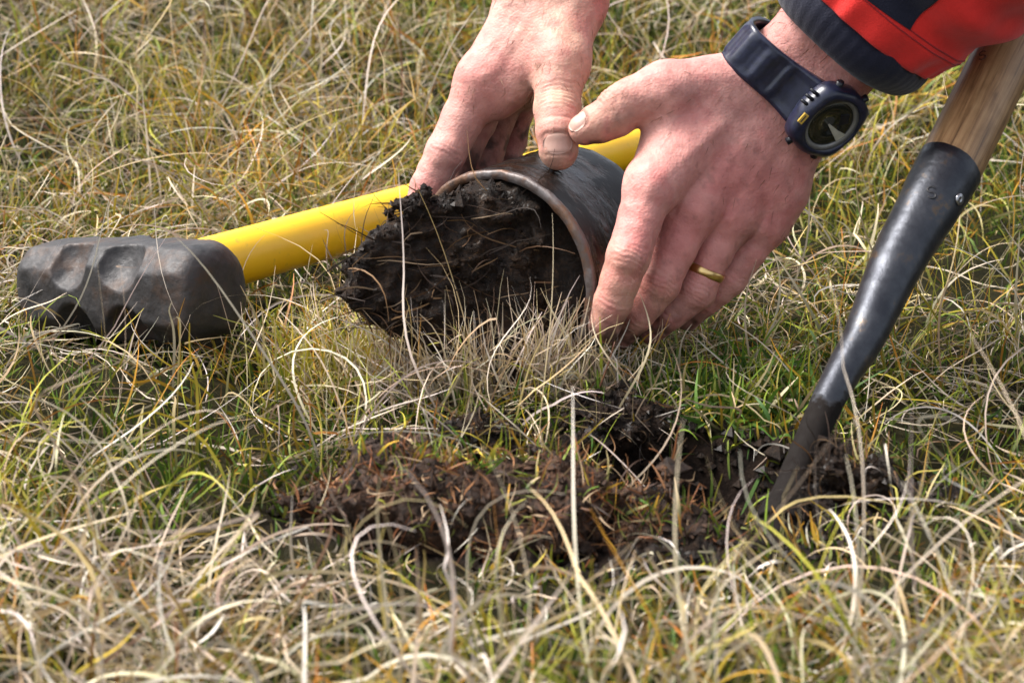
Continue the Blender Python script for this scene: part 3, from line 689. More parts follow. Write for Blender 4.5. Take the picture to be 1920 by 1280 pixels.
#@@STRANDS
# ------------------------------------------------------------------ blade generator
def blades(root, ln, wd, th0, az0, bend, curl, c0, c1, K=8, wob=.3, bend2=0, blockers=(), floor=.002, tip=.15, mask=None, wbase=.6):
    """curved ribbons: root (N,3); returns V, F, C"""
    n = len(root); P = np.zeros((n, K + 1, 3)); P[:, 0] = root; ds = ln / K
    ks_ = rng.uniform(.3, .8, n); kt = rng.normal(0, .9, n) * (rng.uniform(0, 1, n) < .28); ka = rng.normal(0, .7, n)
    dirs = np.zeros((n, K + 1, 3)); ph = rng.uniform(0, 6.28, n); fr = rng.uniform(2, 7, n)
    for k in range(K + 1):
        s = k / K
        th = th0 + bend * s + bend2 * s * s + wob * np.sin(fr * s + ph) * s; az = az0 + curl * s + wob * np.cos(fr * .8 * s + ph * 1.7) * s
        th = th + kt * (s > ks_); az = az + ka * np.abs(kt) * (s > ks_)
        d = np.stack([np.sin(th) * np.cos(az), np.sin(th) * np.sin(az), np.cos(th)], -1); dirs[:, k] = d
        if k < K: P[:, k + 1] = P[:, k] + d * ds[:, None]
    fl = terrain(P[..., 0], P[..., 1]) + floor if floor is not None else None
    if fl is not None:
        lift = rng.uniform(.0, .012, n)[:, None] * np.linspace(0, 1, K + 1)[None]
        P[..., 2] = np.where(P[..., 2] < fl + lift, fl + lift + .12 * (P[..., 2] - fl - lift).clip(-.02, 0), P[..., 2])
    cut = np.full(n, K + 1)
    for lo_, hi_, fn in blockers:
        inb = ((P > lo_) & (P < hi_)).all(-1)
        if not inb.any(): continue
        ii = np.argwhere(inb); ins = fn(P[ii[:, 0], ii[:, 1]]) < .0008
        ii = ii[ins]; np.minimum.at(cut, ii[:, 0], ii[:, 1])
    keep = cut >= 3
    if mask is not None: keep &= mask
    P = P[keep]; cut = cut[keep]; wd = wd[keep]; c0 = c0[keep]; c1 = c1[keep]; n = len(P)
    # truncated blades are re-spread over their free length
    end = np.minimum(cut - 1, K).astype(float)
    t = np.linspace(0, 1, K + 1)[None] * end[:, None]; i0 = np.minimum(t.astype(int), K - 1); f = (t - i0)[..., None]
    ar = np.arange(n)[:, None]; P = P[ar, i0] * (1 - f) + P[ar, i0 + 1] * f
    tg = np.gradient(P, axis=1); tg /= np.linalg.norm(tg, axis=2, keepdims=True) + 1e-9
    rv = rng.normal(size=(n, 1, 3)); rv[..., 2] *= .6; sd_ = np.cross(tg, np.broadcast_to(rv, tg.shape)); sd_ /= np.linalg.norm(sd_, axis=2, keepdims=True) + 1e-9
    s = np.linspace(0, 1, K + 1)[None, :, None]
    prof = np.minimum(wbase + (1 - wbase) * s * 4, 1) * np.clip((1 - s) / .55, 0, 1) ** .6
    hw = (wd[:, None, None] * .5) * np.maximum(prof, tip)
    L = P - sd_ * hw; R_ = P + sd_ * hw
    V = np.stack([L, R_], 2).reshape(-1, 3)
    base = (np.arange(n) * (K + 1) * 2)[:, None]; k2 = (np.arange(K) * 2)[None]
    F = np.stack([base + k2, base + k2 + 1, base + k2 + 3, base + k2 + 2], -1).reshape(-1, 4)
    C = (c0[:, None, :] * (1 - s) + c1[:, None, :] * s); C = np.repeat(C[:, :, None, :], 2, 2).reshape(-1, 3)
    return V, F, C
def fibres_on(V, N, count, ln, wd, cols, spread=.6, sel=None, K=7, curlamp=2.0, drop=.4, bias=None):
    idx = np.arange(len(V)) if sel is None else np.flatnonzero(sel); idx = rng.choice(idx, count)
    P0 = V[idx]; n = N[idx]; tan = rng.normal(size=(count, 3))
    if bias is not None: tan += bias * rng.choice([-2.2, 2.2], (count, 1))
    tan -= n * (tan * n).sum(1, keepdims=True); tan /= np.linalg.norm(tan, axis=1, keepdims=True)
    d = tan + n * rng.uniform(min(.1, spread * .4), spread, count)[:, None]; d /= np.linalg.norm(d, axis=1, keepdims=True)
    th = np.arccos(np.clip(d[:, 2], -1, 1)); az = np.arctan2(d[:, 1], d[:, 0])
    ci = rng.integers(0, len(cols), count); c = np.array(cols)[ci] * rng.uniform(.7, 1.2, (count, 1))
    return blades(P0 - n * .001, rng.uniform(*ln, count), rng.uniform(*wd, count), th, az, rng.normal(drop, .6, count), rng.normal(0, curlamp, count), c, c * .9, K=K, floor=None, wob=.5, tip=.3)

Np = vnormals(peat); front = ((Vp - CC) @ CA < -.003)
V, F, C = fibres_on(Vp, Np, 430, (.010, .050), (.0004, .0010), [(.09, .045, .02), (.05, .03, .02), (.16, .09, .04), (.03, .02, .015), (.22, .15, .09)], .04, front & (Np[:, 2] < .45), drop=.2, curlamp=.8, bias=unit(CA * .6 + CQ * .8))
rt = mesh_np('root_fibre', V, F, M['fibre'], peat, colr=C); tag(rt, kind='stuff')

#@@HAMMER
# ------------------------------------------------------------------ sledge hammer
M['yellow'] = None
def mat_yellow():
    m, n, l, b = new_mat('yellow_fibreglass'); v = coord(n)
    t = tex_noise(n, l, 30, 6, .6, v); r = ramp(n, l, t.outputs[0], [(.3, (.80, .44, .006)), (.75, (.86, .53, .012))])
    f = tex_noise(n, l, 120, 6, .7, v); k = ramp(n, l, f.outputs[0], [(.57, 0.0), (.68, 1.0)])
    mk = n.new('ShaderNodeMath'); mk.operation = 'MULTIPLY'; mk.inputs[1].default_value = .40; l.new(k.outputs[0], mk.inputs[0])
    c = mixc(n, l, mk.outputs[0], r.outputs[0], (.30, .19, .05)); l.new(c, b.inputs['Base Color'])
    b.inputs['Roughness'].default_value = .36; b.inputs['Specular IOR Level'].default_value = .5
    bump(n, l, b, f.outputs[0], .1, .0005); return m
M['yellow'] = mat_yellow()
def mat_iron():
    m, n, l, b = new_mat('worn_iron'); v = coord(n)
    t = tex_noise(n, l, 38, 7, .65, v); r = ramp(n, l, t.outputs[0], [(.32, (.018, .018, .019)), (.5, (.038, .035, .035)), (.64, (.060, .036, .025)), (.75, (.025, .017, .013))]); l.new(r.outputs[0], b.inputs['Base Color'])
    b.inputs['Metallic'].default_value = .25; b.inputs['Specular IOR Level'].default_value = .4
    f = tex_noise(n, l, 220, 6, .7, v); rr_ = ramp(n, l, f.outputs[0], [(.3, .42), (.7, .68)]); l.new(rr_.outputs[0], b.inputs['Roughness'])
    ad = n.new('ShaderNodeMath'); ad.operation = 'ADD'; l.new(t.outputs[0], ad.inputs[0]); l.new(f.outputs[0], ad.inputs[1])
    bump(n, l, b, ad.outputs[0], .5, .0012); return m
M['iron'] = mat_iron()
HC = atZ(242, 540, .038); HE = atZ(1187, 274, .034)
HD = unit(A3(*(HE - HC)[:2], -.004)); HL = unit(np.cross(HD, (0, 0, 1))); HU = np.cross(HL, HD)     # handle dir, head length dir (towards viewer right), up
if HL[0] < 0: HL = -HL
hammer = empty('sledge_hammer', tuple(HC - A3(0, 0, .03))); tag(hammer, 'sledge hammer with worn iron head and bright yellow handle lying in the grass', 'hammer')
HLn, HW = .077, .0285
roll = math.radians(9); HL, HU = HL * math.cos(roll) + HU * math.sin(roll), HU * math.cos(roll) - HL * math.sin(roll)
def head_sdf(p):
    q = p - HC; l_ = q @ HL; h = q @ HD; u = q @ HU; al = np.abs(l_)
    w = HW - .0015 * sstep(.03, .064, al); wh = w * .95
    ch_ = .0292 + .0030 * sstep(.016, .004, al)
    d = smax(np.abs(h) - wh, np.abs(u) - w, .0016); d = smax(d, (np.abs(h) + np.abs(u)) * .7071 - ch_, .0016)
    d = smax(d, al - HLn, .004); d = smax(d, (al - HLn + np.sqrt(h * h + u * u) - .0225) * .7071, .006)
    # hollows forged into the edges between cheek and striking faces
    for sx in (-1, 1):
        for sh_ in (-1, 1):
            for su in (-1, 1):
                e = p - (HC + HL * (sx * .0225) + HD * (sh_ * .0295) + HU * (su * .0225))
                nd = unit(HD * sh_ + HU * su); td = unit(HD * sh_ - HU * su)
                d2 = np.sqrt((e @ HL / 1.12) ** 2 + (e @ nd) ** 2 + (e @ td / 1.6) ** 2) - .0162
                d = smax(d, -d2, .0012)
    return d
lo, hi = HC - .09, HC + .09; lo[2] = HC[2] - .05; hi[2] = HC[2] + .05
V, F = surface_nets(head_sdf, lo, hi, .0011); o = mesh_np('head', V, F, M['iron'], hammer)
N_ = vnormals(o); set_vco(o, V + N_ * (.0005 * fbm(V * 110, 4, 61))[:, None])
hp = [HC + HD * t for t in np.linspace(.02, .82, 40)]
hr = [.0172 - .0022 * min(t / .35, 1) for t in np.linspace(.02, .82, 40)]; hr[-1] = .012; 
V, F = tube(hp, hr, 40, .92, 1.05, ref=(0, 0, 1)); handle = mesh_np('handle', V, F, M['yellow'], hammer)
M['redrub'] = simple('red_collar', (.50, .06, .06), .5, 0, .4, 200)
V, F = lathe([(.0165, .0215), (.0215, .0215), (.0225, .0235), (.0215, .0290), (.0180, .0305), (.0165, .0305)], HC, HD, 48); mesh_np('collar', V, F, M['redrub'], hammer)

#@@SPADE
# ------------------------------------------------------------------ spade
def mat_paint():
    m, n, l, b = new_mat('black_steel'); v = coord(n)
    t = tex_noise(n, l, 70, 7, .65, v); r = ramp(n, l, t.outputs[0], [(.35, (.035, .037, .044)), (.58, (.055, .058, .066)), (.66, (.10, .075, .055)), (.75, (.05, .03, .02))]); l.new(r.outputs[0], b.inputs['Base Color'])
    f = tex_noise(n, l, 260, 6, .65, v); rr_ = ramp(n, l, f.outputs[0], [(.3, .30), (.7, .46)]); l.new(rr_.outputs[0], b.inputs['Roughness']); b.inputs['Metallic'].default_value = .75
    sx = n.new('ShaderNodeSeparateXYZ'); l.new(v, sx.inputs[0]); am = n.new('ShaderNodeMath'); am.operation = 'MULTIPLY_ADD'; am.inputs[1].default_value = -26; am.inputs[2].default_value = 1.35; l.new(sx.outputs[2], am.inputs[0])
    a2 = n.new('ShaderNodeMath'); a2.operation = 'ADD'; l.new(am.outputs[0], a2.inputs[0]); l.new(t.outputs[0], a2.inputs[1]); mk = ramp(n, l, a2.outputs[0], [(.72, 0.0), (.84, 1.0)])
    l.new(mixc(n, l, mk.outputs[0], r.outputs[0], (.006, .004, .003)), b.inputs['Base Color']); b.inputs['Specular IOR Level'].default_value = .18
    mi = n.new('ShaderNodeMath'); mi.operation = 'MULTIPLY_ADD'; mi.inputs[1].default_value = -.72; mi.inputs[2].default_value = .75; l.new(mk.outputs[0], mi.inputs[0]); l.new(mi.outputs[0], b.inputs['Metallic'])
    ro = n.new('ShaderNodeMath'); ro.operation = 'MULTIPLY_ADD'; ro.inputs[1].default_value = .5; l.new(mk.outputs[0], ro.inputs[0]); l.new(rr_.outputs[0], ro.inputs[2]); l.new(ro.outputs[0], b.inputs['Roughness'])
    hb = n.new('ShaderNodeMath'); hb.operation = 'MULTIPLY_ADD'; hb.inputs[1].default_value = 2.0; l.new(mk.outputs[0], hb.inputs[0]); l.new(f.outputs[0], hb.inputs[2])
    bump(n, l, b, hb.outputs[0], .35, .0008); return m
M['paint'] = mat_paint()
def mat_wood(axis):
    m, n, l, b = new_mat('ash_wood'); tc = n.new('ShaderNodeAttribute'); tc.attribute_name = 'grain'
    mp = n.new('ShaderNodeMapping'); l.new(tc.outputs['Vector'], mp.inputs['Vector']); mp.inputs['Scale'].default_value = (1, 1, .045)
    t = tex_noise(n, l, 420, 6, .6, mp.outputs[0], .6); r = ramp(n, l, t.outputs[0], [(.30, (.10, .052, .022)), (.46, (.27, .155, .068)), (.7, (.40, .255, .125))])
    g = tex_noise(n, l, 60, 5, .6, tc.outputs['Vector']); k = ramp(n, l, g.outputs[0], [(.3, (.72, .66, .6)), (.7, (1.08, 1.06, 1.05))])
    c = mixc(n, l, 1.0, r.outputs[0], k.outputs[0], 'MULTIPLY'); l.new(c, b.inputs['Base Color']); b.inputs['Roughness'].default_value = .45
    bump(n, l, b, t.outputs[0], .3, .0006); return m
M['wood'] = mat_wood(None)
def spy(v): return .05 - (v - 80) / 880 * .235
spx = [(1934, 0, .0183), (1895, 80, .0183), (1838, 198, .0183), (1781, 313, .0183), (1734, 398, .0166), (1686, 484, .0146), (1650, 562, .0126), (1617, 638, .0108), (1578, 703, .0093), (1547, 762, .0083), (1521, 822, .0080), (1502, 868, .0082), (1487, 915, .0092), (1476, 955, .0112), (1466, 990, .0135)]
SP = np.array([atY(u, v, spy(v)) for u, v, r in spx]); SR = [r for *_, r in spx]
spade = empty('spade', tuple(A3(SP[-1][0], SP[-1][1], 0))); tag(spade, 'spade with ash wood shaft and black steel socket stuck in the peat beside the hole', 'spade')
sdir = unit(SP[2] - SP[3])
wp = [SP[3] - sdir * .003] + [SP[3] + sdir * t for t in np.linspace(0, .55, 30)]
V, F = tube(wp, [.0176] * len(wp), 40); shaft = mesh_np('shaft', V, F, M['wood'], spade)
_, s1, s2 = frame(sdir); g = shaft.data.attributes.new('grain', 'FLOAT_VECTOR', 'POINT'); q = V - SP[3]
g.data.foreach_set('vector', np.stack([q @ s1, q @ s2, q @ sdir], -1).astype(np.float32).ravel())
ks = resample(np.column_stack([SP[3:], SR[3:]]), 60)
V, F = tube(ks[:, :3], ks[:, 3], 48); 
# the rim of the socket runs obliquely across the shaft
n0 = 48; top = V[:n0 * 6]; cen = ks[0, :3]
_, t1, t2 = frame(np.gradient(ks[:, :3], axis=0)[0])
for i in range(6):
    blk = V[i * n0:(i + 1) * n0]; sh_ = ((blk - ks[i, :3]) @ unit(A3(1, -.2, -.6))) / .018
    V[i * n0:(i + 1) * n0] = blk - sdir * (sh_ * .0012 * (1 - i / 6))[:, None]
V = V + 0
sock = mesh_np('socket', V, F, M['paint'], spade)
N_ = vnormals(sock); set_vco(sock, vco(sock) + N_ * (.0003 * fbm(vco(sock) * 140, 3, 71))[:, None])
# stamped letters, a rivet
M['stamp'] = simple('stamped_letter', (.006, .006, .008), .6); M['ink'] = simple('burnt_letter', (.06, .035, .02), .7); M['rivet'] = simple('rivet', (.35, .35, .36), .3, .9)
def s_stroke():
    a = np.radians(np.linspace(20, 270, 22)); b = np.radians(np.linspace(90, -160, 22))
    up_ = np.stack([.5 * np.cos(a), .5 + .5 * np.sin(a)], -1); lo_ = np.stack([.5 * np.cos(b), -.5 + .5 * np.sin(b)], -1)
    return np.concatenate([up_, lo_[1:]])
def near_cyl(u, v, pts, radii):
    P = np.array(pts); best = None; d = unit(ray(u, v))
    bvh = None
    return d
bs = BVHTree.FromPolygons([tuple(v.co) for v in sock.data.vertices], [tuple(p.vertices) for p in sock.data.polygons])
bw = BVHTree.FromPolygons([tuple(v.co) for v in shaft.data.vertices], [tuple(p.vertices) for p in shaft.data.polygons])
def letter(bv_, u, v, size, rot, mat, parent, rad):
    h, nrm, *_ = bv_.ray_cast(Vector(CAM), Vector(unit(ray(u, v)))); h = np.array(h); nrm = np.array(nrm)
    yv = unit(sdir - nrm * (sdir @ nrm)); xv = np.cross(yv, nrm); xv = xv if xv[0] > 0 else -xv; c, s = math.cos(rot), math.sin(rot); xv, yv = c * xv + s * yv, -s * xv + c * yv
    pts = []
    for x, y in s_stroke() * size / 2:
        p, n_, *_ = bv_.find_nearest(Vector(h + xv * x * 1.15 + yv * y)); pts.append(np.array(p) + np.array(n_) * rad * .15)
    V, F = tube(pts, [rad] * len(pts), 8, ref=nrm); return mesh_np('stamped_letter', V, F, mat, parent)
letter(bs, 1747, 361, .0072, math.radians(25), M['stamp'], sock, .0006)
letter(bw, 1842, 104, .0066, math.radians(20), M['ink'], shaft, .0004)
h, nrm, *_ = bs.ray_cast(Vector(CAM), Vector(unit(ray(1798, 374))))
if h: V, F = lathe([(.0002, -.001), (.0032, -.001), (.0030, .0006), (.0018, .0012), (.0002, .0014)], np.array(h), np.array(nrm), 20); mesh_np('rivet', V, F, M['rivet'], spade)
# blade: strapped neck widening into a dished plate that goes down into the peat
bd_dir = unit(SP[-1] - SP[-3]); side = unit(np.cross(bd_dir, (0, 0, 1))); bn = np.cross(side, bd_dir)
wpts = [(-.012, .0125, .0115), (.006, .0165, .0090), (.02, .022, .0065), (.034, .030, .0040), (.048, .055, .0028), (.075, .075, .0022), (.13, .080, .0020), (.20, .074, .0018), (.25, .05, .0015), (.275, .012, .001)]
Vb = []; nb = 33
for s, hw, tk in wpts:
    x = np.linspace(-1, 1, nb); dish = -.010 * (1 - x ** 2) * min(1, hw / .05); rib = .004 * np.exp(-(x * hw / .008) ** 2) * (s < .12)
    c = SP[-1] + bd_dir * s
    topp = c + side * (x * hw)[:, None] + bn * (dish + rib + tk * np.sqrt(np.clip(1 - x ** 2, 0, 1)))[:, None]; bot = c + side * (x * hw)[:, None] + bn * (dish - tk * np.sqrt(np.clip(1 - x ** 2, 0, 1)))[:, None]
    Vb.append(np.concatenate([topp, bot[::-1]]))
V = np.concatenate(Vb); m_ = nb * 2; F = grid_faces(len(wpts), m_, True)
mesh_np('blade', V, F, M['paint'], spade)

#@@SOIL
# ------------------------------------------------------------------ upturned turf and soil
def lump(name, c, size, rotz, seed, mat, amp=.35, voxel=.0016, freq=38, flat=.35):
    c = np.asarray(c, float); cs, sn = math.cos(rotz), math.sin(rotz)
    def fn(p):
        q = p - c; x = q[:, 0] * cs + q[:, 1] * sn; y = -q[:, 0] * sn + q[:, 1] * cs; z = q[:, 2]
        k = np.sqrt((x / size[0]) ** 2 + (y / size[1]) ** 2 + (z / size[2]) ** 2 + 1e-9)
        d = (k - 1) * min(size) * (.9)
        n_ = amp * min(size) * (fbm(p * freq, 4, seed, .55)) + .0022 * np.abs(vnoise(p * 160, seed + 9)) + .0016 * vnoise(p * 260, seed + 5)
        return d + n_
    r = max(size[0], size[1]) * 1.35
    V, F = surface_nets(fn, c - A3(r, r, size[2] * 1.6), c + A3(r, r, size[2] * 1.6), voxel)
    return mesh_np(name, V, F, mat), V, F
soils = []
def gz(x, y): return float(terrain(np.array([x]), np.array([y]))[0])
def at_ground(u, v):
    p = atZ(u, v, 0); return p[0], p[1]
cl1, Vc, Fc = lump('turf_clod', A3(-.022, -.206, .006), (.078, .032, .027), .05, 81, M['clod']); tag(cl1, 'long upturned turf clod, rust brown and fibrous, in front of the hole', 'turf clod')
cl2, Vc2, _ = lump('turf_clod', A3(-.062, -.190, .012), (.030, .026, .027), .6, 85, M['clod']); tag(cl2, 'rounded grey brown turf clod at the left end of the long clod', 'turf clod')
cl3, Vc3, _ = lump('turf_clod', A3(-.016, -.112, .012), (.024, .020, .019), .2, 88, M['peat'], .5); tag(cl3, 'small black mossy clod behind the long turf clod', 'turf clod')
cl4, Vc4, _ = lump('soil_heap', A3(.162, -.178, .000), (.027, .022, .025), .3, 91, M['peat'], .4); tag(cl4, 'black wet peat heaped against the foot of the spade', 'soil heap')
cl5, Vc5, _ = lump('soil_heap', A3(.048, -.074, .002), (.030, .016, .017), .1, 94, M['peat'], .5); tag(cl5, 'loose black peat crumbs at the left edge of the hole', 'soil heap')
cl6, Vc6, _ = lump('turf_clod', A3(.076, -.214, -.006), (.034, .016, .016), -.1, 97, M['clod'], .5); tag(cl6, 'low crumbly turf clod between the long clod and the spade foot', 'turf clod')
rust = [(.22, .085, .033), (.30, .14, .06), (.10, .05, .028), (.36, .25, .15), (.06, .035, .025), (.20, .07, .025), (.14, .15, .03)]
dark = [(.05, .03, .02), (.10, .06, .03), (.20, .10, .04), (.03, .02, .015)]
for ob, Vv, cnt, cols, lnr in ((cl1, Vc, 1100, rust, (.006, .026)), (cl2, Vc2, 160, dark, (.006, .02)), (cl3, Vc3, 260, dark + [(.10, .11, .02)], (.006, .02)), (cl4, Vc4, 220, dark, (.008, .03)), (cl5, Vc5, 160, dark, (.006, .02)), (cl6, Vc6, 320, rust, (.006, .024))):
    Nn = vnormals(ob); sel = (Nn[:, 2] > -.1) & (Vv[:, 2] > -.004)
    V, F, C = fibres_on(Vv, Nn, cnt, lnr, (.0005, .0011), cols, .9, sel, drop=.3)
    tag(mesh_np('root_fibre', V, F, M['fibre'], ob, colr=C), kind='stuff')

def crumbs_on(ob, Vv, sel, count, mean, mat, name='crumbs'):
    idx = rng.choice(np.flatnonzero(sel), count); P0 = Vv[idx]
    V0 = np.array([(1, 0, 0), (-1, 0, 0), (0, 1, 0), (0, -1, 0), (0, 0, 1), (0, 0, -1)], float); F0 = np.array([(0, 2, 4), (2, 1, 4), (1, 3, 4), (3, 0, 4), (2, 0, 5), (1, 2, 5), (3, 1, 5), (0, 3, 5)])
    sz = rng.lognormal(math.log(mean), .5, count); Vq = P0[:, None] + (V0[None] * rng.uniform(.5, 1.5, (count, 6, 1)) + rng.normal(size=(count, 6, 3)) * .25) * sz[:, None, None]
    o = mesh_np(name, Vq.reshape(-1, 3), (F0[None] + np.arange(count)[:, None, None] * 6).reshape(-1, 3), mat, ob, smooth=False); tag(o, kind='stuff'); return o
for ob, Vv, cnt, mt in ((cl1, Vc, 2600, M['clod']), (cl2, Vc2, 700, M['clod']), (cl3, Vc3, 700, M['peat']), (cl4, Vc4, 1300, M['peat']), (cl5, Vc5, 900, M['peat']), (cl6, Vc6, 1300, M['clod'])):
    crumbs_on(ob, Vv, vnormals(ob)[:, 2] > -.2, cnt, .0012, mt)
crumbs_on(peat, Vp, front & (rng.uniform(0, 1, len(Vp)) < sstep(-.3, .5, fbm(Vp * 50, 2, 66))), 2600, .0009, M['peat'])
# fine hair on forearms and backs of the hands
for ob, sdf_c, ax_, base in ((handL, LW, LA, (.12, .06, .03)), (handR, RW, RA, (.14, .075, .04))):
    Vh = vco(ob); Nh = vnormals(ob); t_ = (Vh - sdf_c) @ ax_; sel = (t_ > -.06) & (t_ < .09) & (Nh @ view > -.35)
    idx = rng.choice(np.flatnonzero(sel), 420); n_ = Nh[idx]; d_ = -ax_[None] * .9 + n_ * rng.uniform(.15, .5, (420, 1)) + rng.normal(size=(420, 3)) * .25; d_ /= np.linalg.norm(d_, axis=1, keepdims=True)
    V, F, C = blades(Vh[idx] - n_ * .0003, rng.uniform(.004, .010, 420), rng.uniform(.00018, .00032, 420), np.arccos(np.clip(d_[:, 2], -1, 1)), np.arctan2(d_[:, 1], d_[:, 0]), rng.normal(.1, .2, 420), rng.normal(0, .4, 420), np.repeat(np.array([base]), 420, 0), np.repeat(np.array([base]), 420, 0) * 1.3, K=4, floor=None, wob=.2)
    tag(mesh_np('arm_hair', V, F, M['fibre'], ob, colr=C), kind='stuff')

#@@GRASS
# ------------------------------------------------------------------ grass
def bb(lo, hi, fn): return (np.asarray(lo) - .003, np.asarray(hi) + .003, fn)
def handle_sdf(p): return cap(p, HC + HD * .02, HC + HD * .82, .0185, .0165)
def spade_sdf(p):
    d = np.full(len(p), 1.0)
    for a in range(2, len(SP) - 1): d = np.minimum(d, cap(p, SP[a], SP[a + 1], SR[a], SR[a + 1]))
    return np.minimum(d, cap(p, SP[3], SP[3] + sdir * .5, .0183, .0183))
def lumps_sdf(p):
    d = np.full(len(p), 1.0)
    for c, s in ((A3(-.012, -.208, .004), (.084, .028, .022)), (A3(-.062, -.190, .012), (.026, .022, .022)), (A3(-.016, -.112, .012), (.018, .015, .014)), (A3(.172, -.176, .000), (.028, .020, .021)), (A3(.076, -.214, -.006), (.03, .013, .012))):
        d = np.minimum(d, (np.sqrt((((p - c) / np.array(s)) ** 2).sum(1)) - 1) * min(s))
    return d
def corer_block(p): return np.minimum(cyl_sdf(p), peat_sdf0(p))
hL_lo, hL_hi = loL + .02, hiL - .02; hR_lo, hR_hi = loR + .02, hiR - .02
def sleeve_sdf(p): return cap(p, LW + LA * .06, LW + LA * .34, .052, .085)
BLK = [bb(CC - .13, CC + .14, corer_block), bb(HC - .1, HC + .1, head_sdf), bb(np.minimum(HC, HC + HD * .82) - .02, np.maximum(HC, HC + HD * .82) + .02, handle_sdf),
       bb(SP.min(0) - .02, SP.max(0) + A3(.5, .5, .5), spade_sdf), bb((-.12, -.26, -.05), (.22, -.08, .06), lumps_sdf),
       bb(loL, hiL, sdfL), bb(loR, hiR, sdfR), bb((.1, -.2, .08), (.6, .3, .6), sleeve_sdf)]
def scatter(n, ylo=-.50, yhi=1.25, pw=1.0):
    """roots spread over the wedge the camera can see, with a margin"""
    out = []
    while sum(len(o) for o in out) < n:
        y = ylo + (yhi - ylo) * rng.uniform(0, 1, n * 2) ** pw; x = rng.uniform(-1, 1, n * 2) * (.255 + .215 * (y + .2875 + .2) )
        ok = rng.uniform(0, 1, len(y)) < (.255 + .215 * (y + .4875)) / .65
        out.append(np.stack([x[ok], y[ok]], -1))
    return np.concatenate(out)[:n]
def bare(xy):
    """0..1: how bare the ground is (dug soil)"""
    h = np.sqrt(((xy[:, 0] - HOLE[0][0]) / (HOLE[1] * 1.0)) ** 2 + ((xy[:, 1] - HOLE[0][1]) / (HOLE[2] * 1.0)) ** 2)
    b = sstep(1.25, .8, h)
    e = np.sqrt(((xy[:, 0] - .02) / .135) ** 2 + ((xy[:, 1] + .205) / .055) ** 2); b = np.maximum(b, sstep(1.15, .8, e))
    e = np.sqrt(((xy[:, 0] - .165) / .045) ** 2 + ((xy[:, 1] + .165) / .035) ** 2); b = np.maximum(b, sstep(1.2, .8, e))
    for cx, cy, rx, ry, a in ((.275, .20, .055, .06, .8), (.205, -.255, .035, .025, .7), (-.30, .02, .03, .03, .6)):
        e = np.sqrt(((xy[:, 0] - cx) / rx) ** 2 + ((xy[:, 1] - cy) / ry) ** 2); b = np.maximum(b, a * sstep(1.2, .7, e))
    return b
def rooted(xy): return np.column_stack([xy, terrain(xy[:, 0], xy[:, 1]) - .002])
def pick(n, cols, wts, jit=.18):
    c = np.array(cols)[rng.choice(len(cols), n, p=np.array(wts) / sum(wts))]; return c * rng.uniform(1 - jit, 1 + jit, (n, 1)) * rng.uniform(.94, 1.06, (n, 3))
STRAW = [(.60, .46, .25), (.76, .64, .46), (.57, .45, .33), (.52, .38, .13), (.78, .69, .60), (.34, .23, .15)]
GREEN = [(.095, .185, .018), (.16, .245, .026), (.25, .30, .028), (.05, .115, .018), (.35, .34, .035)]
GOLD = [(.52, .37, .035), (.58, .28, .030), (.44, .40, .050), (.55, .18, .035), (.50, .44, .11)]
U = rng.uniform
def patch(xy, f, seed): return fbm(np.column_stack([xy * f, np.zeros(len(xy))]), 3, seed)
def hfac(xy):
    """trodden grass: shorter in front of the tools and round the dug soil"""
    f = .85 + .30 * patch(xy, 5, 211)
    q = xy - HC[:2]; hd = unit(HD[:2]); s_ = np.clip(q @ hd, 0, .6); off = q - s_[:, None] * hd; lat = off @ A3(hd[1], -hd[0])
    near = np.linalg.norm(off, axis=1)
    f = f * (1 - .55 * sstep(.10, .05, near) * (lat > -.01))
    e = np.sqrt(((xy[:, 0] - .04) / .20) ** 2 + ((xy[:, 1] + .275) / .105) ** 2); f = f * (1 - .66 * sstep(1.2, .75, e))
    e = np.sqrt(((xy[:, 0] - .14) / .09) ** 2 + ((xy[:, 1] + .06) / .13) ** 2); f = f * (1 - .40 * sstep(1.2, .7, e))
    return np.clip(f, .3, 1.25)
def layer(name, label, cat, xy, ln, wd, th0, bend, curl, c0, c1, K=8, **kw):
    n = len(xy); az = U(0, 6.283, n)
    c0 = c0 * .42  # browner blade bases, darkened further as painted shade deep in the thatch
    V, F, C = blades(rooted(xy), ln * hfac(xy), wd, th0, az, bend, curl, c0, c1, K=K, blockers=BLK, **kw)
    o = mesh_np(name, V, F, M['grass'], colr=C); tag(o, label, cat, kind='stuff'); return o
def thin(xy, p): return xy[U(0, 1, len(xy)) < p]
def clump(xy): return .28 + .72 * sstep(-.35, .30, patch(xy, 5.5, 401))

# short moss-like green blades close to the soil
xy = scatter(40000); b_ = bare(xy); g_ = patch(xy, 7, 101); xy = thin(xy, (1 - .96 * b_) * (.45 + .55 * sstep(-.5, .3, g_))); n = len(xy)
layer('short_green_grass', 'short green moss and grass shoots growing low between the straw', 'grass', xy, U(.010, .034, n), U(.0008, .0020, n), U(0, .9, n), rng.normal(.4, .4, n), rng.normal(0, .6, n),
      pick(n, GREEN + [(.12, .06, .025)], [2, 3, 2, 3, 1, 1.5]) * .75, pick(n, GREEN + GOLD[:3] + [(.22, .10, .035)], [3, 3, 2, 3, 1, .7, .7, .7, 1]) * .72, K=5)
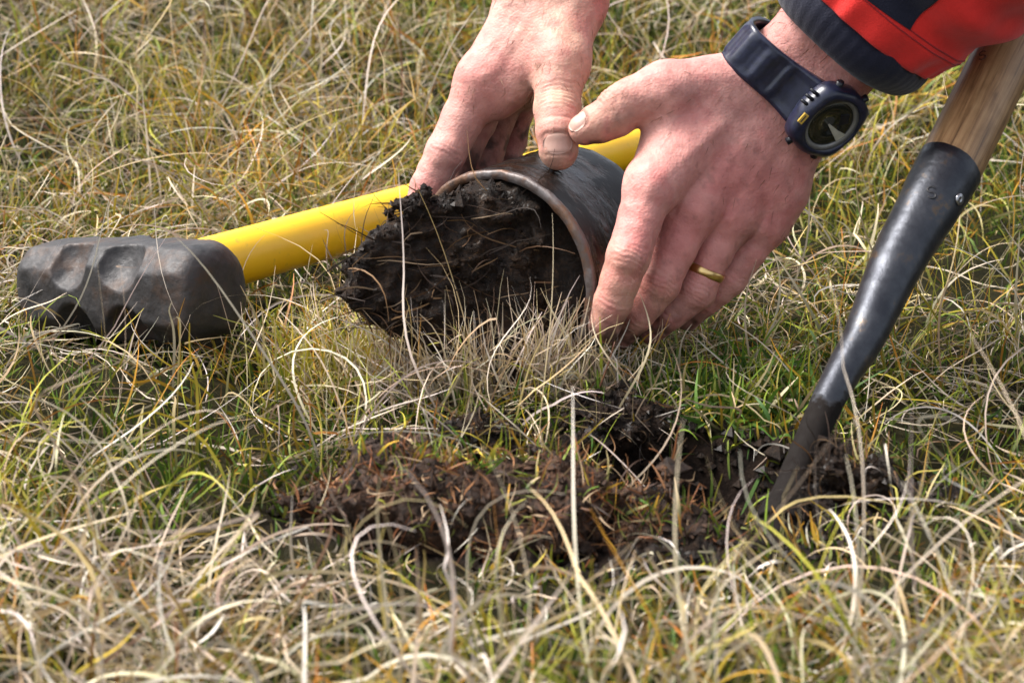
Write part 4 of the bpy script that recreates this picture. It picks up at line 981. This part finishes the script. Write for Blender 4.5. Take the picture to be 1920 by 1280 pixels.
# matted dry straw lying criss-cross
xy = scatter(26000); b_ = bare(xy); g_ = patch(xy, 6, 131); xy = thin(xy, (1 - .985 * b_) * clump(xy) * (.12 + .88 * sstep(-.35, .45, g_ - .45 * sstep(.02, .25, xy[:, 1])))); n = len(xy)
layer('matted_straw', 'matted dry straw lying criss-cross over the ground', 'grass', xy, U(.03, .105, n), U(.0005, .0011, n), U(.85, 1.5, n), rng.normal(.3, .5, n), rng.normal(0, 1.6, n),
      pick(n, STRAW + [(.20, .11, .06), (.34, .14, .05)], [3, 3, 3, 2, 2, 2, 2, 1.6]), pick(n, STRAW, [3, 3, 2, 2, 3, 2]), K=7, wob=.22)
# long arching and curling dry blades
xy = scatter(7500); b_ = bare(xy); xy = thin(xy, (1 - .97 * b_) * clump(xy) * (1 - .35 * sstep(.05, .3, xy[:, 1]))); n = len(xy)
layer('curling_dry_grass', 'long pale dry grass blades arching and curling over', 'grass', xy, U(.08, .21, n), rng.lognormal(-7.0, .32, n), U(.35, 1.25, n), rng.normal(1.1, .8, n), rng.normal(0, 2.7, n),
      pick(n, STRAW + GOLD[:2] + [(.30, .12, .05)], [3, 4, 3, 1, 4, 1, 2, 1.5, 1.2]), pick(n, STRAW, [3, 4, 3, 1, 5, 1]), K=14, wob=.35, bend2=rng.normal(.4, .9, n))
# living blades, green to gold
xy = scatter(21000); b_ = bare(xy); g_ = patch(xy, 8, 171); xy = thin(xy, (1 - .95 * b_) * (.4 + .6 * clump(xy)) * (.25 + .75 * sstep(-.4, .4, g_))); n = len(xy)
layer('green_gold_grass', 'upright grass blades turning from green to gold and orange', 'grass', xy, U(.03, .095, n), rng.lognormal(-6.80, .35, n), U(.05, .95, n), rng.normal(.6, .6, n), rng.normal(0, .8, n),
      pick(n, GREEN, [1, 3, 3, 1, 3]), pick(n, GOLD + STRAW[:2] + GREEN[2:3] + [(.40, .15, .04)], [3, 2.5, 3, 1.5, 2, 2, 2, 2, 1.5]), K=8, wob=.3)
# wider foreground blades
xy = scatter(650, -.52, -.24); b_ = bare(xy); xy = thin(xy, (1 - b_) * (1 - .9 * sstep(-.32, -.28, xy[:, 1]) * (np.abs(xy[:, 0] - .03) < .19))); n = len(xy)
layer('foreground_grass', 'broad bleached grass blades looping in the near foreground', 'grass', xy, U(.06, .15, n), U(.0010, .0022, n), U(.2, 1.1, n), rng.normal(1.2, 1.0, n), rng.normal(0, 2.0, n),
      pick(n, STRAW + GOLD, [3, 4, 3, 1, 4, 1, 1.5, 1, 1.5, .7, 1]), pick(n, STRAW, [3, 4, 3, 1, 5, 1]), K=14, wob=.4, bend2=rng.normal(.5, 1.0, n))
# tussock in front of the corer
tc = np.array(atZ(940, 765, 0)[:2]); xy = tc + rng.normal(size=(1500, 2)) * A3(.036, .011); n = len(xy)
layer('pale_tussock', 'pale wiry grass tussock standing in front of the peat core', 'grass', xy, U(.04, .090, n), U(.0006, .0013, n), U(0, .45, n), rng.normal(.4, .6, n), rng.normal(0, 1.0, n),
      pick(n, [(.50, .40, .30), (.56, .47, .34), (.34, .25, .19), (.42, .38, .10), (.16, .20, .03)], [3, 3, 2, 2, 1]), pick(n, STRAW, [3, 3, 3, 1, 3, 1]), K=8, wob=.4)
tc = np.array(atZ(720, 740, 0)[:2]); xy = tc + rng.normal(size=(800, 2)) * A3(.030, .016); n = len(xy)
layer('olive_tussock', 'olive green grass tuft growing at the left end of the peat core', 'grass', xy, U(.03, .075, n), U(.0008, .0017, n), U(0, .5, n), rng.normal(.5, .5, n), rng.normal(0, .8, n),
      pick(n, GREEN, [1, 2, 3, 1, 3]), pick(n, GOLD + STRAW[:2], [2, 1, 3, .5, 3, 2, 2]), K=8, wob=.3)
xy = np.array(atZ(1335, 770, 0)[:2]) + rng.normal(size=(520, 2)) * A3(.038, .026); n = len(xy)
layer('green_tuft', 'fresh green grass tuft between the left hand and the hole', 'grass', xy, U(.03, .075, n), U(.0012, .0026, n), U(.1, 1.0, n), rng.normal(.7, .6, n), rng.normal(0, .7, n),
      pick(n, GREEN, [3, 1, 1, 4, 0]) * .95, pick(n, GREEN + STRAW[:1], [3, 2, 2, 3, 1, 1]) * .9, K=8, wob=.3)
mx_, my_ = .02 + rng.normal(size=900) * .085, -.196 + rng.normal(size=900) * .030
xy = np.column_stack([mx_, my_]); xy = xy[patch(xy, 30, 241) > .05]; n = len(xy); rt_ = rooted(xy)
for c_, s_ in ((A3(-.022, -.206, .006), (.078, .032, .027)), (A3(-.062, -.190, .012), (.030, .026, .027)), (A3(.076, -.214, -.006), (.034, .016, .016))):
    k_ = 1 - ((xy[:, 0] - c_[0]) / s_[0]) ** 2 - ((xy[:, 1] - c_[1]) / s_[1]) ** 2; rt_[:, 2] = np.maximum(rt_[:, 2], np.where(k_ > 0, c_[2] + s_[2] * np.sqrt(np.clip(k_, 0, 1)) - .003, -1))
V, F, C = blades(rt_, U(.008, .026, n), U(.0008, .0018, n), U(.0, 1.2, n), U(0, 6.283, n), rng.normal(.3, .5, n), rng.normal(0, .8, n), pick(n, GREEN + [(.10, .06, .03)], [2, 2, 2, 3, 1, 3]) * .6, pick(n, GREEN + GOLD[:2] + STRAW[:1], [2, 2, 2, 1, 1, 1, 1, 1]), K=5, floor=None)
tag(mesh_np('clod_moss', V, F, M['grass'], colr=C), 'moss and torn grass shoots clinging to the upturned clods', 'moss', kind='stuff')
# crumbs of soil thrown round the hole
V0 = np.array([(1, 0, 0), (-1, 0, 0), (0, 1, 0), (0, -1, 0), (0, 0, 1), (0, 0, -1)], float); F0 = np.array([(0, 2, 4), (2, 1, 4), (1, 3, 4), (3, 0, 4), (2, 0, 5), (1, 2, 5), (3, 1, 5), (0, 3, 5)])
n = 2600; a_ = U(0, 6.283, n); r_ = np.sqrt(U(0, 1, n)) * 1.5; xy = np.column_stack([.05 + .115 * r_ * np.cos(a_), -.155 + .072 * r_ * np.sin(a_)])
sz = rng.lognormal(-6.15, .45, n); Vc_ = rooted(xy)[:, None] + A3(0, 0, .003) + V0[None] * sz[:, None, None] * U(.6, 1.4, (n, 6, 1))
o = mesh_np('soil_crumbs', Vc_.reshape(-1, 3), (F0[None] + np.arange(n)[:, None, None] * 6).reshape(-1, 3), M['peat'], smooth=False); tag(o, 'crumbs of dark peat scattered round the hole', 'soil', kind='stuff')
# single dark rush stems
M['rush'] = simple('rush_stem', (.10, .035, .018), .5, 0, .4, 200, None, (.16, .07, .03))
stems = [(742, 245, .075, .02, 'straight dark rush stem left of the right hand, behind the yellow handle'), (505, 60, .05, -.1, 'dark rush stem at the top of the photo, above the middle of the yellow handle'),
         (378, 110, .05, .1, 'short upright rush stem far behind the iron hammer head'), (262, 200, .075, -.4, 'long red brown rush stem leaning left, above the hammer head'),
         (150, 250, .06, -1.0, 'low red brown rush stem lying to the left edge, above the hammer head'), (1108, 750, .034, .25, 'short orange brown rush stem in front of the left index finger'),
         (640, 250, .05, -.6, 'red brown rush stem leaning left, behind the middle of the yellow handle'), (1330, 100, .05, .3, 'rush stem behind the left hand, between thumb and watch'), (690, 120, .045, .5, 'red brown rush stem leaning right, left of the right wrist')]
for k, (u, v, L_, lean, lab) in enumerate(stems):
    t_ = np.linspace(.6, 2.6, 4000); r = ray(u, v); Q = CAM + r * t_[:, None]; g = terrain(Q[:, 0], Q[:, 1]) + .012; i = int(np.argmax(Q[:, 2] < g)); p0 = Q[i] - A3(0, 0, .012)
    s = np.linspace(0, 1, 14); P = p0 + L_ * 1.3 * np.stack([np.sin(lean) * s + .04 * np.sin(3 * s + k), .15 * s, np.cos(lean) * s], -1)
    V, F = tube(P, .0008 * (1 - .6 * s), 6); o = mesh_np('rush_stem', V, F, M['rush']); tag(o, lab, 'stem', 'dark rush stems')
